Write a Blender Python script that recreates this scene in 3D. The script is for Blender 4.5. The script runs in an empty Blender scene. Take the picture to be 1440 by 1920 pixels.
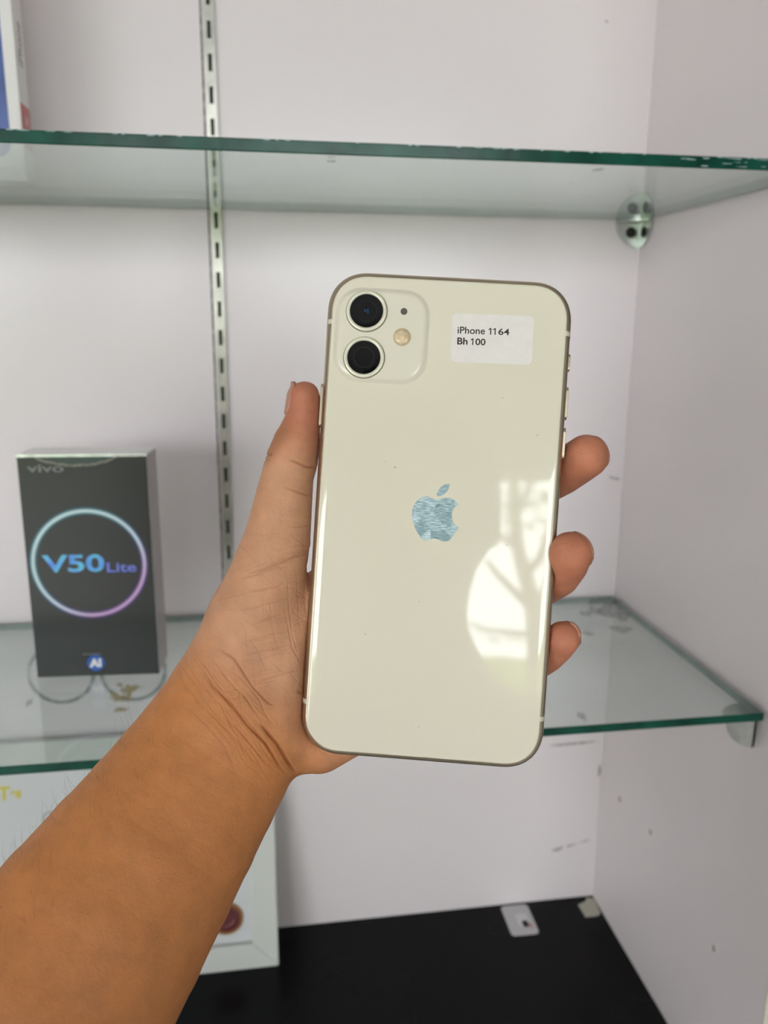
import bpy, bmesh, math, random
import numpy as np
from mathutils import Matrix, Vector

# ------------------------------------------------------------------ camera, world, light, exposure
ZC = 1.447                                     # camera height above the shop floor
F, CX, CY = 1541.17, 720.0, 960.0              # focal length and centre, pixels of the 1440x1920 frame
YAW, PITCH, ROLL = 0.15363, -0.22885, 0.00636
sc = bpy.context.scene
col = sc.collection
fw = np.array([math.sin(YAW)*math.cos(PITCH), math.cos(YAW)*math.cos(PITCH), math.sin(PITCH)])
rt = np.array([math.cos(YAW), -math.sin(YAW), 0.0]); up = np.cross(rt, fw)
c_, s_ = math.cos(ROLL), math.sin(ROLL)
rt, up = c_*rt + s_*up, -s_*rt + c_*up
CAM = np.array([rt, up, -fw]).T                # columns: camera x, y, z axes in the world
ORG = np.array([0, 0, ZC])
cd = bpy.data.cameras.new('camera')
cd.sensor_fit = 'VERTICAL'; cd.sensor_height = 36.0; cd.sensor_width = 27.0
cd.lens = F/1920*36.0
cd.clip_start = 0.01
cd.dof.use_dof = True; cd.dof.focus_distance = 0.256; cd.dof.aperture_fstop = 15.0
cam = bpy.data.objects.new('camera', cd); col.objects.link(cam)
cam.matrix_world = Matrix(((rt[0], up[0], -fw[0], 0), (rt[1], up[1], -fw[1], 0), (rt[2], up[2], -fw[2], ZC), (0, 0, 0, 1)))
sc.camera = cam

w = bpy.data.worlds.new('overcast_sky'); sc.world = w; w.use_nodes = True
bg = w.node_tree.nodes['Background']
bg.inputs[0].default_value = (0.93, 0.965, 1.0, 1); bg.inputs[1].default_value = 7.0

OPX0, OPX1, OPY, OPZ = -0.66, 1.15, -3.0, 2.27     # the open shop front behind the camera
PX0, PX1 = -3.7, -1.14                            # unseen second bay left of a pillar, added to brighten the right wall
for x0_, x1_ in ((OPX0, OPX1), (PX0, PX1)):
    ld = bpy.data.lights.new('shop_front_portal', 'AREA'); ld.shape = 'RECTANGLE'
    ld.size = x1_-x0_; ld.size_y = OPZ; ld.cycles.is_portal = True
    lo = bpy.data.objects.new('shop_front_portal', ld); col.objects.link(lo)
    lo.location = ((x0_+x1_)/2, OPY, OPZ/2); lo.rotation_euler = (math.radians(90), 0, math.radians(180))

sc.view_settings.view_transform = 'Standard'; sc.view_settings.look = 'None'
sc.view_settings.exposure = 0.43; sc.view_settings.gamma = 1.0; sc.view_settings.use_curve_mapping = False
sc.cycles.max_bounces = 10; sc.cycles.diffuse_bounces = 5; sc.cycles.transparent_max_bounces = 16

# ------------------------------------------------------------------ pixel helpers (camera-relative world, metres)
def ray(px, py):
    return CAM @ np.array([(px-CX)/F, (CY-py)/F, -1.0])
def at(px, py, ax, v):
    d = ray(px, py); return d*(v/d[ax])
def camp(px, py, z):                            # point in the camera's own frame
    return np.array([(px-CX)/F*z, (CY-py)/F*z, -z])

# ------------------------------------------------------------------ materials
def nodes(name):
    m = bpy.data.materials.new(name); m.use_nodes = True
    nt = m.node_tree; return m, nt, nt.nodes, nt.links, nt.nodes['Principled BSDF']
def mat(name, c, rough=0.5, metal=0.0, spec=0.5, noise=0.0, nscale=20.0, bump=0.0, bscale=200.0, rnoise=0.0, rscale=6.0, coat=0.0):
    m, nt, N, L, b = nodes(name)
    b.inputs['Base Color'].default_value = (*c, 1); b.inputs['Roughness'].default_value = rough
    b.inputs['Metallic'].default_value = metal; b.inputs['Specular IOR Level'].default_value = spec
    b.inputs['Coat Weight'].default_value = coat; b.inputs['Coat Roughness'].default_value = 0.05
    tc = N.new('ShaderNodeTexCoord')
    if noise:
        n = N.new('ShaderNodeTexNoise'); n.inputs['Scale'].default_value = nscale; n.inputs['Detail'].default_value = 5
        L.new(tc.outputs['Object'], n.inputs['Vector'])
        r = N.new('ShaderNodeMapRange'); r.inputs[1].default_value = 0.3; r.inputs[2].default_value = 0.7
        r.inputs[3].default_value = 1-noise; r.inputs[4].default_value = 1+noise*0.4
        L.new(n.outputs[0], r.inputs[0])
        mx = N.new('ShaderNodeMix'); mx.data_type = 'RGBA'; mx.blend_type = 'MULTIPLY'; mx.inputs[0].default_value = 1
        mx.inputs[6].default_value = (*c, 1); L.new(r.outputs[0], mx.inputs[7]); L.new(mx.outputs[2], b.inputs['Base Color'])
    if rnoise:
        n = N.new('ShaderNodeTexNoise'); n.inputs['Scale'].default_value = rscale; n.inputs['Detail'].default_value = 4
        L.new(tc.outputs['Object'], n.inputs['Vector'])
        r = N.new('ShaderNodeMapRange'); r.inputs[1].default_value = 0.35; r.inputs[2].default_value = 0.65
        r.inputs[3].default_value = max(0.02, rough-rnoise); r.inputs[4].default_value = rough+rnoise
        L.new(n.outputs[0], r.inputs[0]); L.new(r.outputs[0], b.inputs['Roughness'])
    if bump:
        n = N.new('ShaderNodeTexNoise'); n.inputs['Scale'].default_value = bscale; n.inputs['Detail'].default_value = 3
        L.new(tc.outputs['Object'], n.inputs['Vector'])
        bp = N.new('ShaderNodeBump'); bp.inputs['Strength'].default_value = bump; bp.inputs['Distance'].default_value = 0.001
        L.new(n.outputs[0], bp.inputs['Height']); L.new(bp.outputs[0], b.inputs['Normal'])
    return m
def stain(name, c, alpha, scale=300.0):          # a see-through stain with a broken outline
    m, nt, N, L, b = nodes(name)
    b.inputs['Base Color'].default_value = (*c, 1); b.inputs['Roughness'].default_value = 0.6
    tc = N.new('ShaderNodeTexCoord'); n = N.new('ShaderNodeTexNoise'); n.inputs['Scale'].default_value = scale
    L.new(tc.outputs['Object'], n.inputs['Vector'])
    r = N.new('ShaderNodeMapRange'); r.inputs[1].default_value = 0.35; r.inputs[2].default_value = 0.65
    r.inputs[3].default_value = alpha*0.35; r.inputs[4].default_value = alpha
    L.new(n.outputs[0], r.inputs[0]); L.new(r.outputs[0], b.inputs['Alpha'])
    return m
def glass_mat(name, tint):
    m, nt, N, L, b = nodes(name); N.remove(b); out = N['Material Output']
    tr = N.new('ShaderNodeBsdfTransparent'); tr.inputs[0].default_value = (*tint, 1)
    gl = N.new('ShaderNodeBsdfGlossy'); gl.inputs['Roughness'].default_value = 0.03; gl.inputs[0].default_value = (0.95, 1, 0.98, 1)
    ge = N.new('ShaderNodeNewGeometry'); dt = N.new('ShaderNodeVectorMath'); dt.operation = 'DOT_PRODUCT'
    L.new(ge.outputs['Incoming'], dt.inputs[0]); L.new(ge.outputs['True Normal'], dt.inputs[1])
    ab = N.new('ShaderNodeMath'); ab.operation = 'ABSOLUTE'; L.new(dt.outputs['Value'], ab.inputs[0])
    om = N.new('ShaderNodeMath'); om.operation = 'SUBTRACT'; om.inputs[0].default_value = 1; L.new(ab.outputs[0], om.inputs[1])
    pw = N.new('ShaderNodeMath'); pw.operation = 'POWER'; pw.inputs[1].default_value = 5; L.new(om.outputs[0], pw.inputs[0])
    fr = N.new('ShaderNodeMath'); fr.operation = 'MULTIPLY_ADD'; fr.inputs[1].default_value = 0.957; fr.inputs[2].default_value = 0.043; L.new(pw.outputs[0], fr.inputs[0])   # Schlick, same from both sides
    df = N.new('ShaderNodeBsdfDiffuse'); df.inputs[0].default_value = (0.7, 0.74, 0.74, 1)
    tc = N.new('ShaderNodeTexCoord'); n = N.new('ShaderNodeTexNoise'); n.inputs['Scale'].default_value = 9; n.inputs['Detail'].default_value = 6
    L.new(tc.outputs['Object'], n.inputs['Vector'])
    r = N.new('ShaderNodeMapRange'); r.inputs[1].default_value = 0.35; r.inputs[2].default_value = 0.75; r.inputs[3].default_value = 0.03; r.inputs[4].default_value = 0.12
    L.new(n.outputs[0], r.inputs[0])
    m0 = N.new('ShaderNodeMixShader'); L.new(r.outputs[0], m0.inputs[0]); L.new(tr.outputs[0], m0.inputs[1]); L.new(df.outputs[0], m0.inputs[2])
    m1 = N.new('ShaderNodeMixShader'); L.new(fr.outputs[0], m1.inputs[0]); L.new(m0.outputs[0], m1.inputs[1]); L.new(gl.outputs[0], m1.inputs[2])
    L.new(m1.outputs[0], out.inputs[0])
    return m
M = {}
M['laminate'] = mat('white_laminate', (0.81, 0.745, 0.765), 0.23, noise=0.015, nscale=3, rnoise=0.02, rscale=5)
M['laminate_side'] = mat('white_laminate_side', (0.84, 0.775, 0.785), 0.42, noise=0.03, nscale=3)  # same laminate as the back wall, colour lightened to brighten the darker sides
M['black'] = mat('black_laminate', (0.0045, 0.0045, 0.0055), 0.22, spec=0.13, noise=0.2, nscale=30, rnoise=0.08, rscale=8)
M['paint'] = mat('shop_paint', (0.80, 0.77, 0.74), 0.7, noise=0.05)
M['ceil'] = mat('ceiling_paint', (0.78, 0.77, 0.75), 0.8)
M['tilefloor'] = mat('floor_tile', (0.42, 0.40, 0.38), 0.35, noise=0.1, nscale=4)
M['darkwood'] = mat('dark_panel', (0.02, 0.018, 0.018), 0.5)
M['edgeband'] = mat('cream_edge_band', (0.70, 0.66, 0.56), 0.5)
M['glass'] = glass_mat('float_glass', (0.885, 0.92, 0.91))
M['glass_edge'] = mat('glass_edge_green', (0.007, 0.080, 0.053), 0.18, spec=0.25, noise=0.5, nscale=45, bump=0.15, bscale=60)
M['glass_edge_pale'] = mat('glass_edge_pale', (0.20, 0.29, 0.265), 0.3, spec=0.3, noise=0.3, nscale=30)
M['steel'] = mat('galvanised_steel', (0.46, 0.45, 0.41), 0.32, metal=1.0, noise=0.25, nscale=60)
M['slotdark'] = mat('slot_shadow_gap', (0.05, 0.05, 0.05), 0.8)
M['chrome'] = mat('bracket_metal', (0.60, 0.63, 0.60), 0.28, metal=0.9, noise=0.25, nscale=80)
M['hole'] = mat('screw_black', (0.012, 0.010, 0.008), 0.6)
M['cream'] = mat('cream_back_glass', (0.84, 0.785, 0.635), 0.035, spec=0.6)
M['bumpglass'] = mat('satin_bump_glass', (0.83, 0.78, 0.645), 0.16, spec=0.5)
M['alu'] = mat('champagne_aluminium', (0.50, 0.42, 0.31), 0.32, metal=0.85)
M['alu_ring'] = mat('pale_lens_ring', (0.80, 0.77, 0.62), 0.3, metal=0.15)
M['band'] = mat('antenna_band', (0.72, 0.67, 0.54), 0.5)
M['lens'] = mat('lens_black', (0.004, 0.004, 0.005), 0.04, spec=0.35)
M['lensin'] = mat('lens_inner', (0.010, 0.012, 0.018), 0.2)
M['lensblue'] = mat('lens_blue_coating', (0.02, 0.07, 0.16), 0.15, metal=0.4)
M['mic'] = mat('mic_mesh', (0.10, 0.09, 0.07), 0.6)
M['flash'] = mat('flash_lens', (0.85, 0.66, 0.42), 0.15, noise=0.35, nscale=420, coat=0.6)
M['flash_rim'] = mat('flash_rim', (0.62, 0.52, 0.36), 0.3)
M['screen'] = mat('black_screen', (0.005, 0.005, 0.006), 0.06)
M['sticker'] = mat('paper_sticker', (0.88, 0.83, 0.79), 0.65, noise=0.03, nscale=400)
M['ink'] = mat('brown_black_ink', (0.035, 0.024, 0.02), 0.7)
M['whitebox'] = mat('white_card', (0.80, 0.78, 0.76), 0.35, coat=0.4)
M['whiteside'] = mat('white_card_side', (0.74, 0.71, 0.69), 0.45)
M['greyink'] = mat('grey_ink', (0.06, 0.06, 0.06), 0.5)
M['greyprint'] = mat('grey_print', (0.16, 0.16, 0.155), 0.3)
M['red'] = mat('red_sticker', (0.52, 0.12, 0.12), 0.4)
M['redpale'] = mat('pale_red_print', (0.60, 0.32, 0.30), 0.4)
M['blueimg'] = mat('blue_print', (0.075, 0.13, 0.42), 0.25, noise=0.3, nscale=25, coat=0.4)
M['bluedisc'] = mat('blue_badge', (0.02, 0.12, 0.55), 0.3, noise=0.3, nscale=200)
M['whiteink'] = mat('white_ink', (0.85, 0.87, 0.9), 0.4)
M['frame'] = mat('white_frame_paint', (0.68, 0.69, 0.66), 0.4, noise=0.04, nscale=8)
M['mount'] = mat('certificate_paper', (0.64, 0.65, 0.67), 0.5)
M['gold'] = mat('gold_lettering', (0.55, 0.48, 0.06), 0.35, metal=0.3)
M['silver'] = mat('silver_lettering', (0.45, 0.45, 0.44), 0.4)
M['maroon'] = mat('maroon_wax', (0.13, 0.025, 0.03), 0.4)
M['bronze'] = mat('bronze_rim', (0.30, 0.13, 0.035), 0.4)
M['pinkish'] = mat('pink_print', (0.62, 0.28, 0.28), 0.5)
M['card'] = mat('white_plastic_card', (0.60, 0.59, 0.61), 0.4)
M['cardlight'] = mat('card_emblem_white', (0.75, 0.74, 0.75), 0.4)
M['tape'] = mat('cream_tape', (0.50, 0.49, 0.40), 0.6)
M['grime'] = stain('grime_stain', (0.05, 0.055, 0.055), 0.34)
M['ringstain'] = stain('ring_stain', (0.33, 0.34, 0.33), 0.85, 90)
M['glue'] = stain('glue_stain', (0.50, 0.36, 0.14), 0.75, 160)
M['chip_glint'] = mat('chipped_glass_glint', (0.42, 0.58, 0.58), 0.2)
M['scuff'] = stain('wall_scuff', (0.12, 0.10, 0.09), 0.7, 200)
M['reddot'] = stain('wall_red_dot', (0.25, 0.05, 0.08), 0.8, 300)
M['bark'] = mat('tree_bark', (0.10, 0.07, 0.05), 0.9, noise=0.4, nscale=12)
M['leaf'] = mat('leaf_green', (0.10, 0.19, 0.035), 0.5, noise=0.4, nscale=2)
M['hedge'] = mat('hedge_green', (0.24, 0.36, 0.05), 0.6, noise=0.4, nscale=5)
M['road'] = mat('road', (0.20, 0.19, 0.18), 0.9, noise=0.2, nscale=2)
M['shirt'] = mat('dark_shirt', (0.035, 0.035, 0.045), 0.9)
M['trousers'] = mat('dark_trousers', (0.03, 0.03, 0.035), 0.9)
M['hair'] = mat('black_hair', (0.010, 0.008, 0.007), 0.5)
M['armhair'] = mat('dark_arm_hair', (0.03, 0.018, 0.012), 0.5)
M['nail'] = mat('finger_nail', (0.52, 0.25, 0.17), 0.35)

# brushed, scratched metal of the emblem
m, nt, N, L, b = nodes('scratched_mirror_metal'); M['emblem'] = m
b.inputs['Metallic'].default_value = 0.75; b.inputs['Roughness'].default_value = 0.36
tc = N.new('ShaderNodeTexCoord'); mp = N.new('ShaderNodeMapping'); mp.inputs['Rotation'].default_value = (0, 0, -0.75); mp.inputs['Scale'].default_value = (500, 4200, 1)
n1 = N.new('ShaderNodeTexNoise'); n1.inputs['Scale'].default_value = 1; n1.inputs['Detail'].default_value = 4
vo = N.new('ShaderNodeTexVoronoi'); vo.inputs['Scale'].default_value = 170
L.new(tc.outputs['Object'], mp.inputs['Vector']); L.new(mp.outputs[0], n1.inputs['Vector']); L.new(tc.outputs['Object'], vo.inputs['Vector'])
ad = N.new('ShaderNodeMath'); ad.operation = 'MULTIPLY_ADD'; ad.inputs[1].default_value = 0.22
L.new(vo.outputs['Color'], ad.inputs[0]); L.new(n1.outputs[0], ad.inputs[2])
cr = N.new('ShaderNodeValToRGB'); e = cr.color_ramp.elements
e[0].position = 0.32; e[0].color = (0.09, 0.14, 0.16, 1); e[1].position = 0.88; e[1].color = (0.66, 0.76, 0.80, 1)
ee = cr.color_ramp.elements.new(0.58); ee.color = (0.22, 0.31, 0.33, 1)
L.new(ad.outputs[0], cr.inputs[0]); L.new(cr.outputs[0], b.inputs['Base Color'])
bp = N.new('ShaderNodeBump'); bp.inputs['Strength'].default_value = 0.35; bp.inputs['Distance'].default_value = 0.0002
L.new(ad.outputs[0], bp.inputs['Height']); L.new(bp.outputs[0], b.inputs['Normal'])

# skin: colour comes from a per-vertex tint, finest lines from bump
m, nt, N, L, b = nodes('skin'); M['skin'] = m
at_ = N.new('ShaderNodeVertexColor'); at_.layer_name = 'tint'
tc = N.new('ShaderNodeTexCoord')
n1 = N.new('ShaderNodeTexNoise'); n1.inputs['Scale'].default_value = 160; n1.inputs['Detail'].default_value = 5
L.new(tc.outputs['Object'], n1.inputs['Vector'])
mr = N.new('ShaderNodeMapRange'); mr.inputs[1].default_value = 0.3; mr.inputs[2].default_value = 0.7; mr.inputs[3].default_value = 0.90; mr.inputs[4].default_value = 1.08
L.new(n1.outputs[0], mr.inputs[0])
mx = N.new('ShaderNodeMix'); mx.data_type = 'RGBA'; mx.blend_type = 'MULTIPLY'; mx.inputs[0].default_value = 1
L.new(at_.outputs[0], mx.inputs[6]); L.new(mr.outputs[0], mx.inputs[7]); L.new(mx.outputs[2], b.inputs['Base Color'])
b.inputs['Roughness'].default_value = 0.52; b.inputs['Specular IOR Level'].default_value = 0.35
b.inputs['Subsurface Weight'].default_value = 0.12; b.inputs['Subsurface Radius'].default_value = (1.0, 0.35, 0.2); b.inputs['Subsurface Scale'].default_value = 0.0025
n2 = N.new('ShaderNodeTexVoronoi'); n2.inputs['Scale'].default_value = 1100; n2.feature = 'DISTANCE_TO_EDGE'
n3 = N.new('ShaderNodeTexNoise'); n3.inputs['Scale'].default_value = 700; n3.inputs['Detail'].default_value = 4
L.new(tc.outputs['Object'], n2.inputs['Vector']); L.new(tc.outputs['Object'], n3.inputs['Vector'])
ma = N.new('ShaderNodeMath'); ma.operation = 'MULTIPLY_ADD'; ma.inputs[1].default_value = 0.5
L.new(n2.outputs[0], ma.inputs[0]); L.new(n3.outputs[0], ma.inputs[2])
bp = N.new('ShaderNodeBump'); bp.inputs['Strength'].default_value = 0.5; bp.inputs['Distance'].default_value = 0.0004
L.new(ma.outputs[0], bp.inputs['Height']); L.new(bp.outputs[0], b.inputs['Normal'])

# ------------------------------------------------------------------ mesh helpers
class MB:
    def __init__(s): s.v = []; s.f = []; s.mi = []
    def add(s, vs, fs, mi=0):
        o = len(s.v); s.v += [tuple(map(float, x)) for x in vs]
        for f in fs: s.f.append([i+o for i in f]); s.mi.append(mi)
        return s
    def box(s, x0, x1, y0, y1, z0, z1, mi=0):
        v = [(x, y, z) for z in (z0, z1) for y in (y0, y1) for x in (x0, x1)]
        return s.add(v, [(0, 2, 3, 1), (4, 5, 7, 6), (0, 1, 5, 4), (2, 6, 7, 3), (0, 4, 6, 2), (1, 3, 7, 5)], mi)
    def loops(s, Ls, cap0=True, cap1=True, mi=0):
        n = len(Ls[0]); vs = [p for l in Ls for p in l]; fs = []
        for k in range(len(Ls)-1):
            for i in range(n):
                j = (i+1) % n; fs.append((k*n+i, k*n+j, (k+1)*n+j, (k+1)*n+i))
        if cap0: fs.append(tuple(reversed(range(n))))
        if cap1: fs.append(tuple(range((len(Ls)-1)*n, len(Ls)*n)))
        return s.add(vs, fs, mi)
    def prism(s, pts, z0, z1, mi=0):
        return s.loops([[(x, y, z0) for x, y in pts], [(x, y, z1) for x, y in pts]], mi=mi)
    def build(s, name, mats, parent=None, smooth=False, loc=None, bevel=0.0):
        me = bpy.data.meshes.new(name); me.from_pydata(s.v, [], s.f)
        if not isinstance(mats, (list, tuple)): mats = [mats]
        for x in mats: me.materials.append(x)
        me.polygons.foreach_set('material_index', s.mi)
        if smooth: me.polygons.foreach_set('use_smooth', [True]*len(s.f))
        me.update()
        o = bpy.data.objects.new(name, me); col.objects.link(o)
        if parent: o.parent = parent
        if loc is not None: o.location = loc
        if bevel:
            bv = o.modifiers.new('bevel', 'BEVEL'); bv.width = bevel; bv.segments = 2; bv.limit_method = 'ANGLE'
        return o
def tag(o, label=None, cat=None, group=None, kind=None):
    if label: o['label'] = label
    if cat: o['category'] = cat
    if group: o['group'] = group
    if kind: o['kind'] = kind
    return o
def empty(name, loc=(0, 0, 0), rz=0.0):
    o = bpy.data.objects.new(name, None); col.objects.link(o); o.location = loc; o.rotation_euler = (0, 0, rz)
    o.empty_display_size = 0.02; return o
def struct(name, mb, m, parent=None, **k):
    o = mb.build(name, m, parent, **k)
    if parent is None: o['kind'] = 'structure'
    return o
def rrect(w, h, r, n=14, p=2.25):               # rounded rectangle with slightly squared corners
    out = []
    for cx, cy, a0 in ((w/2-r, h/2-r, 0), (-w/2+r, h/2-r, 90), (-w/2+r, -h/2+r, 180), (w/2-r, -h/2+r, 270)):
        for i in range(n+1):
            a = math.radians(a0+90*i/n); c, s = math.cos(a), math.sin(a)
            k = (abs(c)**p+abs(s)**p)**(-1/p)
            out.append((cx+r*c*k, cy+r*s*k))
    return out
def circ(cx, cy, r, n=40): return [(cx+r*math.cos(2*math.pi*i/n), cy+r*math.sin(2*math.pi*i/n)) for i in range(n)]
def lathe(mb, prof, cx=0, cy=0, n=48, mi=0, cap=True):      # profile (r, z) round an axis along z
    return mb.loops([[(cx+r*math.cos(2*math.pi*i/n), cy+r*math.sin(2*math.pi*i/n), z) for i in range(n)] for r, z in prof], cap, cap, mi)
def text_shape(s, bold=0.0, extrude=0.0):
    c = bpy.data.curves.new('t', 'FONT'); c.body = s; c.offset = bold; c.extrude = extrude; c.resolution_u = 6
    o = bpy.data.objects.new('t', c); col.objects.link(o)
    bpy.context.view_layer.update()
    dg = bpy.context.evaluated_depsgraph_get()
    me = bpy.data.meshes.new_from_object(o.evaluated_get(dg))
    v = np.array([x.co[:] for x in me.vertices]); f = [list(p.vertices) for p in me.polygons]
    bpy.data.objects.remove(o); bpy.data.curves.remove(c); bpy.data.meshes.remove(me)
    v[:, :2] -= v[:, :2].min(0); sz = v[:, :2].max(0)
    return v, f, sz
def lettering(name, s, O, X, Y, nrm, m, parent, bold=0.0, lift=0.00006):
    """flat print: O lower left corner, X and Y full extents of the text block, nrm outward normal"""
    v, f, sz = text_shape(s, bold)
    O, X, Y, nrm = map(np.array, (O, X, Y, nrm))
    P = O + np.outer(v[:, 0]/sz[0], X) + np.outer(v[:, 1]/sz[1], Y) + nrm*lift
    return MB().add(P, f).build(name, m, parent)
def blob(mb, O, U, V, nrm, rx, ry, seed, lift=0.0002, n=14, rough=0.35):
    """irregular flat stain lying on a surface"""
    r = random.Random(seed); O, U, V, nrm = map(np.array, (O, U, V, nrm)); ps = []
    for i in range(n):
        a = 2*math.pi*i/n; k = 1+rough*(r.random()*2-1)
        ps.append(O+U*rx*k*math.cos(a)+V*ry*k*math.sin(a)+nrm*lift)
    return mb.add(ps, [tuple(range(n))])

# ------------------------------------------------------------------ the setting (camera-relative heights + ZC)
XR, YB = 0.33943, 0.72
ZB, ZL, ZLB, ZU, ZUT = -0.59715+ZC, -0.2588+ZC, -0.2648+ZC, 0.0868+ZC, 0.0935+ZC
XL, ZT, YF, TH = -0.80, 2.25, 0.4356, 0.018
wall_back = struct('wall_back', MB().box(XL-TH, XR+TH, YB, YB+TH, ZB-0.02, ZT+TH), M['laminate'])
wall_right = struct('wall_right', MB().box(XR, XR+TH, YF, YB, ZB-0.02, ZT), M['laminate_side'])
struct('edge_band', MB().box(XR-0.0002, XR+TH+0.0002, YF-0.0012, YF, ZB, ZT), M['edgeband'], wall_right)
struct('wall_left', MB().box(XL-TH, XL, YF, YB, ZB-0.02, ZT), M['laminate_side'])
struct('trim_1', MB().box(XL-TH, XR+TH, YF, YB, ZT, ZT+TH), M['laminate_side'])
SX0, SX1, SY0, SH = -3.9, 3.2, -3.0, 2.75
struct('floor', MB().box(SX0, SX1, SY0-0.2, YB+0.1, -0.05, 0), M['tilefloor'])
struct('ceiling', MB().box(SX0, SX1, SY0-0.2, YB+0.1, SH, SH+0.05), M['ceil'])
struct('wall_shop_left', MB().box(SX0-0.1, SX0, SY0-0.2, YB+0.1, 0, SH), M['paint'])
struct('wall_shop_right', MB().box(SX1, SX1+0.1, SY0-0.2, YB+0.1, 0, SH), M['paint'])
struct('wall_shop_front', MB().box(SX0, SX1, SY0-0.2, SY0-0.001, OPZ, SH).box(PX1, OPX0, SY0-0.2, SY0-0.001, 0, OPZ).box(SX0, PX0, SY0-0.2, SY0-0.001, 0, OPZ).box(OPX1, SX1, SY0-0.2, SY0-0.001, 0, OPZ), M['paint'])
struct('wall_shop_back', MB().box(XR+TH, SX1, YF+0.004, YB+0.1, 0, SH).box(SX0, XL-TH, YF+0.004, YB+0.1, 0, SH).box(XL-TH, XR+TH, YF+0.004, YB+0.1, ZT+TH, SH), M['darkwood'])
struct('trim_2', MB().box(XL-TH, XR+TH, YF+0.004, YB+0.1, 0, ZB-0.02), M['darkwood'])
tag(MB().box(XL, XR, YF-0.002, YB, ZB-0.02, ZB).build('display_base', M['black']), 'glossy black laminate base board below the glass shelves', 'counter')
struct('ground', MB().box(-14, 14, -26, SY0-0.2, -0.1, -0.02), M['road'])

# marks on the walls
def wall_mark(name, px, py, plane, rx, ry, m, seed, parent, rough=0.35, tilt=0.0):
    mb = MB(); t = math.radians(tilt)
    if plane == 'back':
        P = at(px, py, 1, YB)+ORG; U = (math.cos(t), 0, math.sin(t)); V = (-math.sin(t), 0, math.cos(t)); n = (0, -1, 0)
    else:
        P = at(px, py, 0, XR)+ORG; U = (0, math.cos(t), math.sin(t)); V = (0, -math.sin(t), math.cos(t)); n = (-1, 0, 0)
    blob(mb, P, U, V, n, rx, ry, seed, rough=rough)
    return mb.build(name, m, parent)
wall_mark('scuff_mark', 1046, 1592, 'back', 0.006, 0.0022, M['scuff'], 1, wall_back, tilt=18)
wall_mark('scuff_mark', 1070, 1585, 'back', 0.005, 0.0011, M['scuff'], 2, wall_back, tilt=14)
wall_mark('scuff_mark', 1096, 1577, 'back', 0.008, 0.0007, M['scuff'], 3, wall_back, tilt=12)
wall_mark('scuff_mark', 1152, 897, 'back', 0.006, 0.0012, M['scuff'], 21, wall_back, tilt=-15)
wall_mark('scuff_mark', 1137, 40, 'back', 0.001, 0.001, M['scuff'], 22, wall_back)
for i, (px, py, r, k) in enumerate(((1162, 1497, 0.0024, 'reddot'), (1220, 1560, 0.0022, 'reddot'), (1338, 1777, 0.0022, 'reddot'), (1173, 803, 0.0018, 'scuff'))):
    wall_mark('spot_mark', px, py, 'right', r, r*1.2, M[k], 30+i, wall_right)
wall_mark('scuff_mark', 1124, 1445, 'back', 0.0015, 0.006, M['scuff'], 41, wall_back)
# faint thin line under the lower shelf on the back wall
wall_mark('scuff_mark', 1075, 1394, 'back', 0.028, 0.0012, M['scuff'], 43, wall_back, tilt=2)

# ------------------------------------------------------------------ slotted upright strip on the back wall
xr = at(430, 775, 1, YB)[0]
rail = empty('slotted_upright', (xr-0.0048, YB, ZB)); tag(rail, 'thin slotted steel shelf upright strip fixed on the back wall', 'rail')
RW, RT_ = 0.0085, 0.0032
z0, z1 = 0.0, ZT-ZB; pitch, sh, sw = 0.02335, 0.0125, 0.0030
zc0 = (at(410, 470, 1, YB)[2]+ZC-ZB) % pitch
mb = MB().box(-RW/2, -sw/2, -RT_, -RT_+0.001, z0, z1).box(sw/2, RW/2, -RT_, -RT_+0.001, z0, z1)
mb.box(-RW/2, -RW/2+0.001, -RT_+0.001, 0, z0, z1).box(RW/2-0.001, RW/2, -RT_+0.001, 0, z0, z1)
zz = zc0-pitch; prev = z0
while zz-sh/2 < z1:
    lo_, hi_ = max(z0, zz-sh/2), min(z1, zz+sh/2)
    if lo_ > prev: mb.box(-sw/2, sw/2, -RT_, -RT_+0.001, prev, lo_)
    prev = max(prev, hi_); zz += pitch
mb.build('slotted_face', M['steel'], rail)
MB().box(-RW/2+0.001, RW/2-0.001, -0.0004, -0.0001, z0, z1).build('channel_back', M['slotdark'], rail)
# panel joint beside the strip
MB().box(xr-0.0115, xr-0.0102, YB-0.0002, YB, ZB, ZT).build('panel_joint', M['scuff'], wall_back)

# ------------------------------------------------------------------ glass shelves
def shelf(label, y0, z0, z1, x1, back):
    mb = MB(); x0 = XL+0.003; c = 0.0006
    A = [(x0, y0), (x1, y0), (x1, back), (x0, back)]
    B = [(x0+c, y0+c), (x1-c, y0+c), (x1-c, back-c), (x0+c, back-c)]
    mb.add([(x, y, z1) for x, y in B], [(0, 1, 2, 3)], 0); mb.add([(x, y, z0) for x, y in B], [(3, 2, 1, 0)], 0)
    mb.loops([[(x, y, z0) for x, y in B], [(x, y, z0+c) for x, y in A], [(x, y, z1-c) for x, y in A], [(x, y, z1) for x, y in B]], False, False, 2)
    for k in (2, 6, 10): mb.mi[k] = 1                # front edge: long light path, deep green
    o = mb.build('glass_shelf', [M['glass'], M['glass_edge'], M['glass_edge_pale']])
    return tag(o, label, 'shelf', 'glass shelves of the display cabinet')
sh_u = shelf('upper clear glass shelf with chipped green edge above the phone', 0.4735, ZU, ZUT, XR-0.002, YB-0.002)
sh_l = shelf('lower clear glass shelf with green edge carrying the black phone box', 0.4687, ZLB, ZL, XR-0.004, YB-0.004)

def on_shelf(px, py, z, up_=1):
    return at(px, py, 2, z-ZC)+ORG
U3, V3 = (1, 0, 0), (0, 1, 0)
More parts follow.
